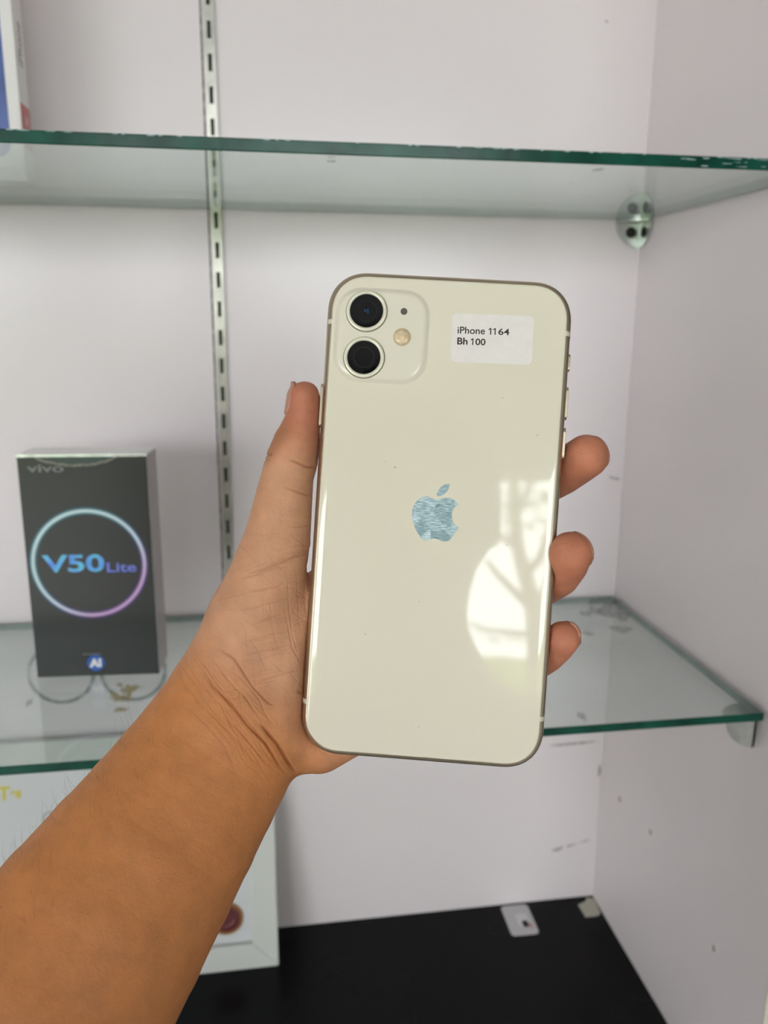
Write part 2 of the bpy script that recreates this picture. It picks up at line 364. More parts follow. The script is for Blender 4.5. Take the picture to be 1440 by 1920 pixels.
# ring marks and glue left on the back wall, seen through the lower shelf
for px, py, ppx in ((115, 1263, 50), (250, 1258, 313)):
    P = at(px, py, 1, YB)+ORG; R = abs(at(ppx, py, 1, YB)[0]-P[0]); r2 = R-0.0034; n = 56; mb = MB()
    vs = [(P[0]+q*math.cos(2*math.pi*k/n), YB-0.0003, P[2]+q*math.sin(2*math.pi*k/n)) for k in range(n) for q in (R, r2)]
    mb.add(vs, [(2*k, 2*k+1, (2*k+3) % (2*n), (2*k+2) % (2*n)) for k in range(n)])
    mb.build('ring_stain', M['ringstain'], wall_back)
for i, (px, py, rx, ry) in enumerate(((214, 1306, 0.0045, 0.0045), (238, 1300, 0.0045, 0.0075), (226, 1310, 0.005, 0.003), (225, 1284, 0.0025, 0.002), (255, 1288, 0.006, 0.002), (228, 1330, 0.007, 0.0018), (243, 1292, 0.004, 0.004))):
    mb = MB(); blob(mb, at(px, py, 1, YB)+ORG, (1, 0, 0), (0, 0, 1), (0, -1, 0), rx, ry, 50+i, 0.0004+0.00005*i, rough=0.45); mb.build('glue_stain', M['glue'], wall_back)
for i, (px, py, rx, ry, t) in enumerate(((1122, 1146, 0.010, 0.007, 0), (1135, 1152, 0.007, 0.006, 0), (1156, 1146, 0.009, 0.014, 0), (1103, 1189, 0.006, 0.003, 0), (1165, 1180, 0.009, 0.005, 0), (1098, 1151, 0.005, 0.004, 0), (1091, 1344, 0.0028, 0.0045, 0), (55, 1318, 0.0022, 0.004, 0), (1130, 1128, 0.018, 0.006, 0))):
    mb = MB(); blob(mb, on_shelf(px, py, ZL), U3, V3, (0, 0, 1), rx, ry*1.7, 70+i, 0.0003+0.00003*i); mb.build('smudge', M['grime'], sh_l)
for i, (px, py, rx, ry) in enumerate(((623, 302, 0.0028, 0.004), (622, 294, 0.002, 0.002), (1122, 318, 0.003, 0.004), (1070, 343, 0.0012, 0.002))):
    mb = MB(); blob(mb, on_shelf(px, py, ZU), U3, V3, (0, 0, -1), rx, ry, 90+i); mb.build('smudge', M['grime'], sh_u)
# chips along the upper shelf's front edge; right-end streaks are painted highlights
rr = random.Random(5)
def chip_glint(parent, X, Z, y, s, zs):
    n = 6; vs = [(X+s*math.cos(2*math.pi*k/n)*(0.5+rr.random()), y-0.00025, Z+zs*math.sin(2*math.pi*k/n)*(0.4+rr.random())) for k in range(n)]
    vs.append((X, y-0.0007, Z)); vs.append((X, y+0.0003, Z))
    MB().add(vs, [(k, (k+1) % n, n) for k in range(n)]+[((k+1) % n, k, n+1) for k in range(n)]).build('edge_chip_glint', M['chip_glint'], parent)
for k in range(54):
    px = rr.uniform(0, 1440) if k < 42 else rr.uniform(1270, 1440)
    X = at(px, 285, 1, 0.4735)[0]
    Z = ZUT-0.0004 if k < 42 else rr.uniform(ZU+0.001, ZUT-0.0005)
    chip_glint(sh_u, X, Z, 0.4735, rr.uniform(0.0008, 0.0022) if k < 42 else rr.uniform(0.0015, 0.0045), 0.0004 if k < 42 else rr.uniform(0.0002, 0.0005))

# ------------------------------------------------------------------ corner brackets (three quarter-disc plates)
def bracket(label, xc, yc, zt, R, toward_front=True):
    root = empty('shelf_bracket', (xc, yc, zt)); tag(root, label, 'bracket', 'metal corner brackets under the glass')
    n = 16; sy = -1 if toward_front else 1; t = 0.0018
    arc = [(0, 0)]+[(R*math.cos(math.pi/2*i/n), R*math.sin(math.pi/2*i/n)) for i in range(n+1)]
    def plate(name, f):
        mb = MB(); mb.loops([[f(a, b_, 0) for a, b_ in arc], [f(a, b_, t) for a, b_ in arc]]); return mb.build(name, M['chrome'], root)
    p1 = plate('back_plate', lambda a, b_, d: (-a, sy*d, -b_))
    p2 = plate('side_plate', lambda a, b_, d: (-d, sy*a, -b_))
    plate('top_plate', lambda a, b_, d: (-a, sy*b_, -d))
    hr = R*0.20; hc = R*0.42
    mb = MB(); mb.loops([[(-hc+hr*math.cos(k*math.pi/8), sy*(t+e_), -hc+hr*math.sin(k*math.pi/8)) for k in range(16)] for e_ in (-0.0003, 0.0004)]); mb.build('screw_hole', M['hole'], p1)
    mb = MB(); mb.loops([[(-(t+e_), sy*(hc+hr*math.cos(k*math.pi/8)), -hc+hr*math.sin(k*math.pi/8)) for k in range(16)] for e_ in (-0.0003, 0.0004)]); mb.build('screw_hole', M['hole'], p2)
    return root
bracket('metal corner bracket in the back corner under the upper glass shelf', XR-0.0006, YB-0.0006, ZU-0.0003, 0.0235)
bracket('metal corner bracket at the front end under the lower glass shelf', XR-0.0045, 0.4725+0.002, ZLB-0.0003, 0.0225, False)

# ------------------------------------------------------------------ black phone box on the lower shelf
bl = at(70, 1271, 2, ZL-ZC); br = at(292, 1264, 2, ZL-ZC)
ang = math.atan2(br[1]-bl[1], br[0]-bl[0]); BW = 0.0886; BH = 0.1665
BD = 0.036
vb = empty('phone_box', (bl[0], bl[1], ZL), ang); tag(vb, 'black-fronted smartphone box with glowing ring print standing on the lower glass shelf', 'box')
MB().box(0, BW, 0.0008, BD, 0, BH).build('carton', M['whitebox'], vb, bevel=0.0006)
MB().box(BW-0.0001, BW+0.0002, 0.001, BD-0.001, 0.001, BH-0.0015).build('shaded_side', mat('shaded_white_card', (0.40, 0.36, 0.365), 0.4), vb)  # side of the white card, its shade put into the grey colour
def local_box(px, py):                            # pixel -> x, z on the box's front face
    d = ray(px, py); c, s = math.cos(ang), math.sin(ang); nrm = np.array([-s, c, 0.0]); O = np.array([bl[0], bl[1], ZL-ZC])
    P = d*((nrm@O)/(nrm@d)); q = P-O
    return q[0]*c+q[1]*s, q[2]
# printed ring: soft glow is ink on the front panel
m, nt, N, L, b = nodes('black_print_with_ring'); M['boxfront'] = m
rc = local_box(165, 1057); rl = local_box(62, 1057); rr_ = local_box(271, 1057); RR = (rr_[0]-rl[0])/2; rcx = (rr_[0]+rl[0])/2; rcz = rc[1]
tc = N.new('ShaderNodeTexCoord'); sp = N.new('ShaderNodeSeparateXYZ'); L.new(tc.outputs['Object'], sp.inputs[0])
def mth(op, a, bb=None, c=None):
    n = N.new('ShaderNodeMath'); n.operation = op
    for i, x in enumerate((a, bb, c)):
        if x is None: continue
        if isinstance(x, (int, float)): n.inputs[i].default_value = x
        else: L.new(x, n.inputs[i])
    return n.outputs[0]
dx = mth('SUBTRACT', sp.outputs[0], rcx); dz = mth('SUBTRACT', sp.outputs[2], rcz)
rad = mth('SQRT', mth('ADD', mth('MULTIPLY', dx, dx), mth('MULTIPLY', dz, dz)))
dd = mth('ABSOLUTE', mth('SUBTRACT', rad, RR))
core = N.new('ShaderNodeMapRange'); core.interpolation_type = 'SMOOTHSTEP'; core.inputs[1].default_value = 0.0006; core.inputs[2].default_value = 0.0017; core.inputs[3].default_value = 1; core.inputs[4].default_value = 0; L.new(dd, core.inputs[0])
glow = N.new('ShaderNodeMapRange'); glow.interpolation_type = 'SMOOTHERSTEP'; glow.inputs[1].default_value = 0.0007; glow.inputs[2].default_value = 0.0036; glow.inputs[3].default_value = 1; glow.inputs[4].default_value = 0; L.new(dd, glow.inputs[0])
pk = mth('ADD', mth('MULTIPLY', dx, 0.62/RR), mth('MULTIPLY', dz, -0.78/RR))      # +1 towards lower right
def ramp(fac, els):
    r = N.new('ShaderNodeValToRGB'); ee = r.color_ramp.elements
    ee[0].position, ee[0].color = els[0][0], (*els[0][1], 1); ee[1].position, ee[1].color = els[1][0], (*els[1][1], 1)
    for p_, c in els[2:]: x = ee.new(p_); x.color = (*c, 1)
    L.new(fac, r.inputs[0]); return r.outputs[0]
pkf = mth('MULTIPLY_ADD', pk, 0.5, 0.5)
ccore = ramp(pkf, [(0.25, (0.58, 0.74, 0.77)), (0.95, (0.62, 0.40, 0.66)), (0.6, (0.62, 0.70, 0.80))])
cglow = ramp(pkf, [(0.3, (0.05, 0.22, 0.27)), (0.9, (0.16, 0.07, 0.32)), (0.6, (0.06, 0.13, 0.30))])
mA = N.new('ShaderNodeMix'); mA.data_type = 'RGBA'; mA.inputs[6].default_value = (0.030, 0.033, 0.032, 1); L.new(glow.outputs[0], mA.inputs[0]); L.new(cglow, mA.inputs[7])
mB = N.new('ShaderNodeMix'); mB.data_type = 'RGBA'; L.new(core.outputs[0], mB.inputs[0]); L.new(mA.outputs[2], mB.inputs[6]); L.new(ccore, mB.inputs[7])
L.new(mB.outputs[2], b.inputs['Base Color']); b.inputs['Roughness'].default_value = 0.22
MB().box(0.0003, BW-0.0003, 0, 0.0012, 0.0003, BH-0.0012).build('front_panel', M['boxfront'], vb)
m, nt, N, L, b = nodes('blue_gradient_print'); M['bluetext'] = m
tc = N.new('ShaderNodeTexCoord'); n1 = N.new('ShaderNodeTexNoise'); n1.inputs['Scale'].default_value = 110
L.new(tc.outputs['Object'], n1.inputs['Vector'])
L.new(ramp(n1.outputs[0], [(0.35, (0.09, 0.30, 0.85)), (0.65, (0.13, 0.68, 0.80)), (0.5, (0.13, 0.45, 0.88))]), b.inputs['Base Color']); b.inputs['Roughness'].default_value = 0.3
m2 = mat('violet_blue_print', (0.17, 0.22, 0.75), 0.3, noise=0.2, nscale=150); M['violet'] = m2
def boxtext(s, p0, p1, h0, m, bold=0.0, name='lettering', lift=0.0001):
    a = local_box(*p0); b2 = local_box(*p1); t = local_box(p0[0], h0)
    return lettering(name, s, (a[0], 0, a[1]), (b2[0]-a[0], 0, 0), (0, 0, t[1]-a[1]), (0, -1, 0), m, vb, bold, lift)
boxtext('V50', (81, 1074), (197, 1074), 1041, M['bluetext'], 0.025)
boxtext('Lite', (201, 1073), (256, 1073), 1055, M['violet'], 0.02)
boxtext('vivo', (51, 886), (120, 886), 871, M['greyprint'], 0.02)
a = local_box(180, 1243); mb = MB(); mb.add([(a[0]+x, -0.0001, a[1]+z) for x, z in circ(0, 0, 0.0063, 32)], [tuple(range(32))]); bd = mb.build('badge', M['bluedisc'], vb)
boxtext('AI', (168, 1251), (191, 1251), 1235, M['whiteink'], 0.07, lift=0.0003).parent = bd
a = local_box(155, 1228); MB().add([(a[0]+x, -0.00008, a[1]+z) for x, z in ((0, 0), (0.013, 0.0), (0.013, 0.0008), (0, 0.0008))], [(0, 1, 2, 3)]).build('small_print', M['greyprint'], vb)
# silver tear strip along the top front edge, with the peeled seal under it
MB().box(0.0, BW, -0.0003, 0.0022, BH-0.0016, BH+0.0001).build('foil_edge', mat('foil_silver', (0.75, 0.78, 0.77), 0.25, metal=0.8, noise=0.4, nscale=120), vb)
n = 26; zt_ = BH-0.0017; pts = [(0.012+0.056*i/n, zt_) for i in range(n+1)]; rg = random.Random(3)
low = [(0.012+0.056*i/n, zt_-0.0065*math.sin(math.pi*min(1, max(0, i/n)))**0.6-0.0007*rg.random()) for i in range(n+1)]
low2 = [(x, z+0.0014+0.0006*rg.random() if 0 < i < n else z) for i, (x, z) in enumerate(low)]
MB().add([(x, -0.00012, z) for x, z in pts+list(reversed(low2))], [tuple(range(2*n+2))]).build('seal', mat('clear_green_seal', (0.05, 0.075, 0.07), 0.2), vb)
mb = MB()
for i in range(n): mb.add([(low[i][0], -0.00016, low[i][1]), (low[i+1][0], -0.00016, low[i+1][1]), (low2[i+1][0], -0.00016, low2[i+1][1]), (low2[i][0], -0.00016, low2[i][1])], [(0, 1, 2, 3)])
mb.build('seal_glue', mat('seal_glue', (0.20, 0.19, 0.15), 0.5, noise=0.5, nscale=500), vb)

# ------------------------------------------------------------------ white phone box on the upper shelf (mostly out of frame)
pb = at(50, 340, 2, ZUT-ZC); bk = at(58, 243, 0, pb[0]); IW, IH, ID = 0.094, 0.185, max(0.02, min(0.05, bk[1]-pb[1]))
ib = empty('white_phone_box', (pb[0]-IW, pb[1], ZUT)); tag(ib, 'white smartphone box with blue picture standing on the upper glass shelf', 'box')
MB().box(0, IW, 0, ID, 0, IH).build('carton', M['whitebox'], ib, bevel=0.0008)
bp_ = rrect(IW-0.0165, IH-0.028, 0.011); MB().loops([[(x+IW/2, e_, z+IH/2+0.001) for x, z in bp_] for e_ in (0.0002, -0.0002)]).build('blue_picture', M['blueimg'], ib)
P0 = at(43, 128, 0, pb[0]); P1 = at(33, 40, 0, pb[0]); z0_ = P0[2]+ZC-ZUT; z1_ = P1[2]+ZC-ZUT
lettering('lettering', 'iPhone', (IW, ID*0.72, z0_), (0, 0, z1_-z0_), (0, -ID*0.42, 0), (1, 0, 0), M['greyink'], ib)
P0 = at(41, 240, 0, pb[0]); z0_ = P0[2]+ZC-ZUT; tg = MB().box(IW-0.0001, IW+0.0003, 0.001, ID-0.001, max(0.002, z0_-0.012), z0_+0.017).build('red_tag', M['red'], ib)
MB().box(IW+0.0002, IW+0.0004, ID*0.35, ID*0.75, z0_+0.004, z0_+0.010).build('tag_print', M['redpale'], tg)

# ------------------------------------------------------------------ picture frame leaning on the back wall, on the black base
fc = at(523, 1812, 2, ZB-ZC); top = at(100, 1388, 1, YB-0.010)
FH = math.hypot(top[2]-(ZB-ZC), YB-0.012-fc[1]); lean = math.atan2(YB-0.012-fc[1], top[2]-(ZB-ZC)); FW = 0.36
fr = empty('picture_frame', (fc[0]-FW, fc[1], ZB+0.0005)); fr.rotation_euler = (-lean, 0, 0)
tag(fr, 'white framed certificate leaning on the back wall on the black base', 'picture frame')
bw, bt = 0.024, 0.010
def bar(name, q): # mitred bar: four (x, z) corners, outer pair first
    MB().loops([[(x, 0.0, z) for x, z in q], [(x, bt, z) for x, z in q]]).build(name, M['frame'], fr, bevel=0.0012)
bar('frame_bar', [(0, 0), (FW, 0), (FW-bw, bw), (bw, bw)])
bar('frame_bar', [(FW, 0), (FW, FH), (FW-bw, FH-bw), (FW-bw, bw)])
bar('frame_bar', [(FW, FH), (0, FH), (bw, FH-bw), (FW-bw, FH-bw)])
bar('frame_bar', [(0, FH), (0, 0), (bw, bw), (bw, FH-bw)])
cert = MB().box(bw-0.003, FW-bw+0.003, 0.0062, 0.0085, bw-0.003, FH-bw+0.003).build('certificate', M['mount'], fr)
bpy.context.view_layer.update()
def frame_local(px, py, y=0.006):
    c, s = math.cos(lean), math.sin(lean); O = np.array([fc[0]-FW, fc[1], ZB+0.0005-ZC]); nrm = np.array([0, c, -s]); upv = np.array([0, s, c])
    d = ray(px, py); P = d*((nrm@(O+nrm*y))/(nrm@d)); q = P-O
    return q[0], q@upv
a = frame_local(425, 1722)
mb = MB(); mb.loops([[(a[0]+x, y, a[1]+z) for x, z in circ(0, 0, r, 32)] for r, y in ((0.0155, 0.0061), (0.0155, 0.0052), (0.0128, 0.0048), (0.0126, 0.0052))]); seal = mb.build('seal_rim', M['bronze'], fr)
mb = MB(); mb.loops([[(a[0]+x, y, a[1]+z) for x, z in circ(0, 0, r, 32)] for r, y in ((0.0127, 0.0058), (0.0127, 0.0049), (0.0075, 0.0045), (0.006, 0.0049), (0.002, 0.0046))]); mb.build('wax_seal', M['maroon'], seal)
a = frame_local(-30, 1503); b2 = frame_local(20, 1500); lettering('gold_lettering', 'AT', (a[0], 0.006, a[1]), (b2[0]-a[0], 0, 0), (0, 0, 0.0125), (0, -1, 0), M['gold'], fr, 0.03, 0.0004)
a = frame_local(20, 1497); b2 = frame_local(40, 1497); lettering('gold_lettering', 'es', (a[0], 0.006, a[1]), (b2[0]-a[0], 0, 0), (0, 0, 0.007), (0, -1, 0), M['gold'], fr, 0.05, 0.0004)
a = frame_local(94, 1535); mb = MB(); n = 24
vs = [(a[0]+q*math.cos(2*math.pi*k/n), 0.0058, a[1]+q*math.sin(2*math.pi*k/n)) for k in range(n) for q in (0.0072, 0.0045)]
mb.add(vs, [(2*k, 2*k+1, (2*k+3) % (2*n), (2*k+2) % (2*n)) for k in range(n)]).build('silver_lettering', M['silver'], fr)
a = frame_local(468, 1600); mb = MB(); blob(mb, (a[0], 0.006, a[1]), (1, 0, 0), (0, 0, 1), (0, -1, 0), 0.004, 0.005, 7); mb.build('print_mark', M['pinkish'], fr)

# ------------------------------------------------------------------ small white card and tape on the black base
q = [at(x, y, 2, ZB-ZC) for x, y in ((942, 1700), (993, 1697), (1006, 1750), (956, 1757))]
cc = sum(q)/4; ex = (q[1]-q[0]+q[2]-q[3])/2; ey = (q[0]-q[3]+q[1]-q[2])/2; cw, ch = np.linalg.norm(ex), np.linalg.norm(ey)
cr_ = empty('plastic_card', (cc[0], cc[1]-0.0, ZB), math.atan2(ex[1], ex[0])); tag(cr_, 'small white plastic card lying on the black base near the back wall', 'card')
MB().prism(rrect(cw, ch, 0.004, 6, 2), 0, 0.0009).build('card_body', M['card'], cr_)
MB().prism([(x+0.003, y-0.001) for x, y in rrect(0.012, 0.018, 0.003, 6, 2)], 0.0009, 0.0011).build('emblem_panel', M['cardlight'], cr_)
MB().prism([(x+0.004, y-0.007) for x, y in rrect(0.006, 0.009, 0.002, 6, 2)], 0.0011, 0.0013).build('dark_print', M['hole'], cr_)
MB().prism([(x+0.0085, y-0.010) for x, y in rrect(0.003, 0.007, 0.0012, 6, 2)], 0.0011, 0.0013).build('red_print', M['redpale'], cr_)
tp = [at(x, y, 2, ZB-ZC) for x, y in ((1084, 1697), (1097, 1691), (1101, 1683), (1114, 1686), (1126, 1712), (1122, 1717), (1098, 1720))]
tag(MB().prism([(p[0], p[1]) for p in tp][::-1], ZB, ZB+0.0006).build('tape_scrap', M['tape']), 'torn scrap of cream tape in the back corner of the black base', 'tape')

# ------------------------------------------------------------------ the phone in the hand
RV = np.array([-0.00976528, 0.04322038, -0.06504551]); PC = np.array([0.01607207, -0.00239215, 0.25728709])
def rod(wv):
    t = np.linalg.norm(wv); k = wv/t; K = np.array([[0, -k[2], k[1]], [k[2], 0, -k[0]], [-k[1], k[0], 0]])
    return np.eye(3)+math.sin(t)*K+(1-math.cos(t))*K@K
S3 = np.diag([1.0, 1.0, -1.0]); PR = S3@rod(RV)@S3; PT = S3@PC            # phone axes in the camera frame
PW = CAM@PR; PO = CAM@PT+ORG
ph = empty('smartphone'); ph.matrix_world = Matrix([[*PW[i], PO[i]] for i in range(3)]+[[0, 0, 0, 1]])
tag(ph, 'cream white smartphone held upright in the hand, back side with two cameras showing', 'phone')
HW, HH, TK = 0.0757/2, 0.1509/2, 0.0083/2
ZG = TK
def pp(px, py, z=ZG):                              # pixel -> x, y on the phone's back surface
    d = PR.T@np.array([(px-CX)/F, (CY-py)/F, -1.0]); o = -PR.T@PT
    t = (z-o[2])/d[2]; P = o+d*t; return P[0], P[1]
def outl(ins): return rrect(2*(HW-ins), 2*(HH-ins), 0.0128-ins*0.9, 16)
prof = [(0.00215*(1-math.cos(math.radians(t))), 0.0040*math.sin(math.radians(t))) for t in range(-78, 79, 12)]
MB().loops([[(x, y, z) for x, y in outl(i)] for i, z in prof]).build('frame', M['alu'], ph, smooth=True)
gp = [(0.00165, 0.0036), (0.0018, 0.00385), (0.0021, 0.00402), (0.0026, 0.00410), (0.0034, 0.00415), (0.0040, 0.00415)]
MB().loops([[(x, y, z) for x, y in outl(i)] for i, z in gp], False, True).build('back_glass', M['cream'], ph, smooth=True)
MB().loops([[(x, y, z) for x, y in outl(i)] for i, z in ((0.0040, -0.00415), (0.0034, -0.00415), (0.0026, -0.0041), (0.0018, -0.00385), (0.00165, -0.0036))], True, False).build('screen', M['screen'], ph, smooth=True)
# camera bump
c0 = pp(637, 541); c1 = pp(797, 541); c2 = pp(790, 720); bc = pp(715, 630)
bx_, by_ = bc; BS = 0.0272
mb = MB(); mb.loops([[(bx_+x, by_+y, z) for x, y in rrect(BS+2*o_, BS+2*o_, 0.0078+o_, 12)] for o_, z in ((0.0013, ZG-0.0001), (0.0008, ZG+0.0001), (0.0004, ZG+0.0004), (0.0, ZG+0.0008), (-0.0006, ZG+0.00105), (-0.0013, ZG+0.0011), (-0.0018, ZG+0.0011))], False, True)
bump = mb.build('camera_bump', M['bumpglass'], ph, smooth=True); ZBP = ZG+0.0011
for px, py in ((687.5, 583.5), (682.5, 670.5)):
    x, y = pp(px, py, ZBP); mb = MB()
    lathe(mb, [(0.00625, ZBP-0.0005), (0.00625, ZBP+0.0007), (0.0060, ZBP+0.0009), (0.0054, ZBP+0.0009), (0.0051, ZBP+0.0007), (0.0051, ZBP+0.0003)], x, y, cap=False)
    ring = mb.build('lens_ring', M['alu_ring'], ph, smooth=True)
    MB().loops([[(x+a, y+b_, z) for a, b_ in circ(0, 0, r, 40)] for r, z in ((0.0052, ZBP+0.0004), (0.0040, ZBP+0.00045))]).build('lens_glass', M['lens'], ring)
    MB().loops([[(x+a, y+b_, ZBP+0.00046) for a, b_ in circ(0, 0, r, 32)] for r in (0.0032, 0.0030)], False, False).build('lens_barrel', M['lensin'], ring)
    if py < 600:
        for ox, oy, r in ((-0.0004, 0.0001, 0.00045), (0.0005, -0.0003, 0.0005), (0.0003, 0.0005, 0.0003)):
            MB().loops([[(x+ox+a, y+oy+b_, z) for a, b_ in circ(0, 0, r*k, 14)] for k, z in ((1, ZBP+0.00045), (0.5, ZBP+0.0006))]).build('lens_coating', M['lensblue'], ring)
    # dark line round the ring's foot
    MB().loops([[(x+a, y+b_, ZBP+0.00003) for a, b_ in circ(0, 0, r, 48)] for r in (0.00645, 0.0062)], False, False).build('ring_gap', M['mic'], ring)
x, y = pp(757.5, 584, ZBP); mb = MB(); lathe(mb, [(0.00105, ZBP-0.0002), (0.00105, ZBP+0.00006), (0.0009, ZBP+0.00006)], x, y, 24); mb.build('microphone', M['mic'], ph)
x, y = pp(754, 632, ZBP); mb = MB(); lathe(mb, [(0.0028, ZBP-0.0002), (0.0028, ZBP+0.0001), (0.0025, ZBP+0.0001)], x, y, 32, cap=False); fl = mb.build('flash_rim', M['flash_rim'], ph)
mb = MB(); lathe(mb, [(0.0026, ZBP-0.0002), (0.0026, ZBP+0.00005), (0.0015, ZBP+0.0003), (0.0004, ZBP+0.0003)], x, y, 32); mb.build('flash', M['flash'], fl, smooth=True)
# emblem
def emblem(name, pts):
    P = [pp(760+a/10.286, 890+b_/10.286) for a, b_ in pts]
    n = len(P); out = []                       # closed Catmull-Rom for a clean outline
    return P
body_pts = [(525, 455), (600, 485), (680, 465), (760, 445), (830, 445), (900, 462), (960, 500), (1005, 550), (1025, 575), (960, 620), (915, 690), (898, 770), (905, 860), (935, 935), (985, 990), (1025, 1018), (990, 1080), (940, 1150), (880, 1230), (830, 1275), (760, 1288), (690, 1275), (620, 1245), (560, 1232), (500, 1240), (430, 1262), (375, 1268), (320, 1235), (265, 1165), (210, 1075), (165, 960), (135, 850), (130, 740), (145, 640), (185, 555), (250, 480), (330, 430), (410, 420), (470, 432)]
leaf_pts = [(608, 415), (612, 360), (640, 300), (690, 235), (760, 190), (820, 178), (850, 180), (848, 225), (825, 290), (785, 345), (730, 390), (670, 415)]
def smooth_closed(P, sharp, k=4):
    out = []; n = len(P); P = [np.array(p) for p in P]
    for i in range(n):
        p0, p1, p2, p3 = P[i-1], P[i], P[(i+1) % n], P[(i+2) % n]
        if i in sharp: p0 = p1
        if (i+1) % n in sharp: p3 = p2
        for j in range(k):
            t = j/k; out.append(0.5*(2*p1+(p2-p0)*t+(2*p0-5*p1+4*p2-p3)*t*t+(3*p1-p0-3*p2+p3)*t**3))
    return [tuple(o) for o in out]
for nm, P, shp in (('emblem', body_pts, {8, 15}), ('emblem_leaf', leaf_pts, {0, 6})):
    q = [pp(760+a/10.286, 890+b_/10.286) for a, b_ in smooth_closed(P, shp)][::-1]
    mb = MB(); mb.add([(x, y, ZG+0.00004) for x, y in q], [tuple(range(len(q)))]); mb.build(nm, M['emblem'], ph)
# price label with lettering
LQ = [np.array(pp(*p)) for p in ((848, 588), (1001.5, 592), (997, 685), (844.5, 678))]
lc = sum(LQ)/4; lx = (LQ[1]-LQ[0]+LQ[2]-LQ[3])/2; ly = (LQ[0]-LQ[3]+LQ[1]-LQ[2])/2; lw, lh = np.linalg.norm(lx), np.linalg.norm(ly); la = math.atan2(lx[1], lx[0])
ca, sa = math.cos(la), math.sin(la)
def inlab(pts): return [(lc[0]+x*ca-y*sa, lc[1]+x*sa+y*ca) for x, y in pts]
stk = MB().prism(inlab(rrect(lw, lh, 0.0017, 8, 2)), ZG+0.00001, ZG+0.00015).build('paper_label', M['sticker'], ph)
def ptext(s, p0, p1, h, bold):
    a = np.array(pp(*p0)); b2 = np.array(pp(*p1)); X = b2-a; Y = np.array([-X[1], X[0]])/np.linalg.norm(X)*h
    lettering('lettering', s, (*a, ZG+0.00015), (*X, 0), (*Y, 0), (0, 0, 1), M['ink'], stk, bold, 0.00003)
ptext('iPhone', (857.7, 625.6), (909.0, 627.3), 0.00215, 0.014)
ptext('64', (934.0, 628.2), (954.8, 628.9), 0.00200, 0.016)
ptext('Bh', (857.0, 646.0), (876.5, 646.6), 0.00215, 0.025)
ptext('00', (891.0, 647.3), (910.0, 648.0), 0.00205, 0.018)
for px, py in ((919.8, 627.7), (928.0, 628.0), (886.2, 647.1)):      # the figure 1 with its flag
    a = np.array(pp(px, py)); X = np.array([ca, sa]); Y = np.array([-sa, ca]); k = 0.00205
    q = [a+X*x*k+Y*y*k for x, y in ((-0.085, 0), (0.085, 0), (0.085, 1.0), (-0.06, 1.0), (-0.33, 0.80), (-0.33, 0.64), (-0.085, 0.80))]
    MB().add([(*p, ZG+0.00018) for p in q], [tuple(range(7))]).build('lettering', M['ink'], stk)
# buttons and antenna bands
def side_part(name, side, py0, py1, out, half, m, z0=0.0):
    xx = 1063 if side > 0 else 608
    y0 = pp(xx, py0)[1]; y1 = pp(xx, py1)[1]; lo2, hi2 = min(y0, y1), max(y0, y1)
    L_ = []
    for ex_ in (HW-0.0006, HW+out-0.0001, HW+out):
        k = half-(0.0002 if ex_ == HW+out else 0); n = 8; pts = []
        for cyy, a0 in ((hi2-half, 0), (lo2+half, 180)):
            for i in range(n+1):
                a = math.radians(a0+180*i/n); pts.append((side*ex_, cyy+k*math.sin(a), z0+k*math.cos(a)))
        L_.append(pts)
    MB().loops(L_).build(name, m, ph)
side_part('mute_switch', 1, 659, 693, 0.0005, 0.0012, M['alu'])
side_part('volume_button', 1, 722, 785, 0.0006, 0.0014, M['alu'])
side_part('volume_button', 1, 800, 862, 0.0006, 0.0014, M['alu'])
side_part('power_button', -1, 716, 800, 0.0006, 0.0014, M['alu'])
for side, py in ((-1, 601), (-1, 1318), (1, 625), (1, 1353)):
    yy = pp(1063 if side > 0 else 600, py)[1]
    pr = [(side*(HW-i+0.00006), z*1.01) for i, z in prof]; mb = MB()
    mb.loops([[(x, yy+0.0007*s_2, z) for s_2 in (1, -1)]+[(x-side*0.0006, yy-0.0007, z), (x-side*0.0006, yy+0.0007, z)] for x, z in pr]); mb.build('antenna_band', M['band'], ph)
# tiny dark specks and a scratch on the back glass
for i, (px, py, r) in enumerate(((942, 746, 0.00022), (1008, 816, 0.0003), (741, 876, 0.0003), (722, 865, 0.0002), (786, 1128, 0.0002), (685, 1189, 0.0002), (785, 1363, 0.0002), (950, 1022, 0.0002))):
    mb = MB(); blob(mb, (*pp(px, py), ZG), (1, 0, 0), (0, 1, 0), (0, 0, 1), r, r*0.7, 120+i, 0.00003, 8); mb.build('speck', M['scuff'], ph)

# ------------------------------------------------------------------ person: signed-distance body, meshed by surface nets
def smin(a, b, k):
    h = np.maximum(k-np.abs(a-b), 0)/k
    return np.minimum(a, b)-h*h*k*0.25
def seg(p, a, b, ra, rb, n=None, s=1.0):
    a = np.asarray(a, np.float32); b = np.asarray(b, np.float32); ba = b-a; pa = p-a
    t = np.clip((pa@ba)/(ba@ba+1e-12), 0, 1)
    q = pa-t[:, None]*ba
    if s != 1.0:
        n = np.asarray(n, np.float32); q = q+np.outer((q@n)*(1/s-1), n)
    return np.sqrt((q*q).sum(1))-(ra+t*(rb-ra))
def ell(p, c, r, Rm=None):
    q = p-np.asarray(c, np.float32)
    if Rm is not None: q = q@np.asarray(Rm, np.float32)
    r = np.asarray(r, np.float32); k0 = np.sqrt(((q/r)**2).sum(1)); k1 = np.sqrt(((q/(r*r))**2).sum(1))+1e-9
    return k0*(k0-1)/k1
def chain(p, nd, n=None, s=1.0):
    d = None
    for i in range(len(nd)-1):
        e = seg(p, nd[i][0], nd[i+1][0], nd[i][1], nd[i+1][1], n, s); d = e if d is None else np.minimum(d, e)
    return d
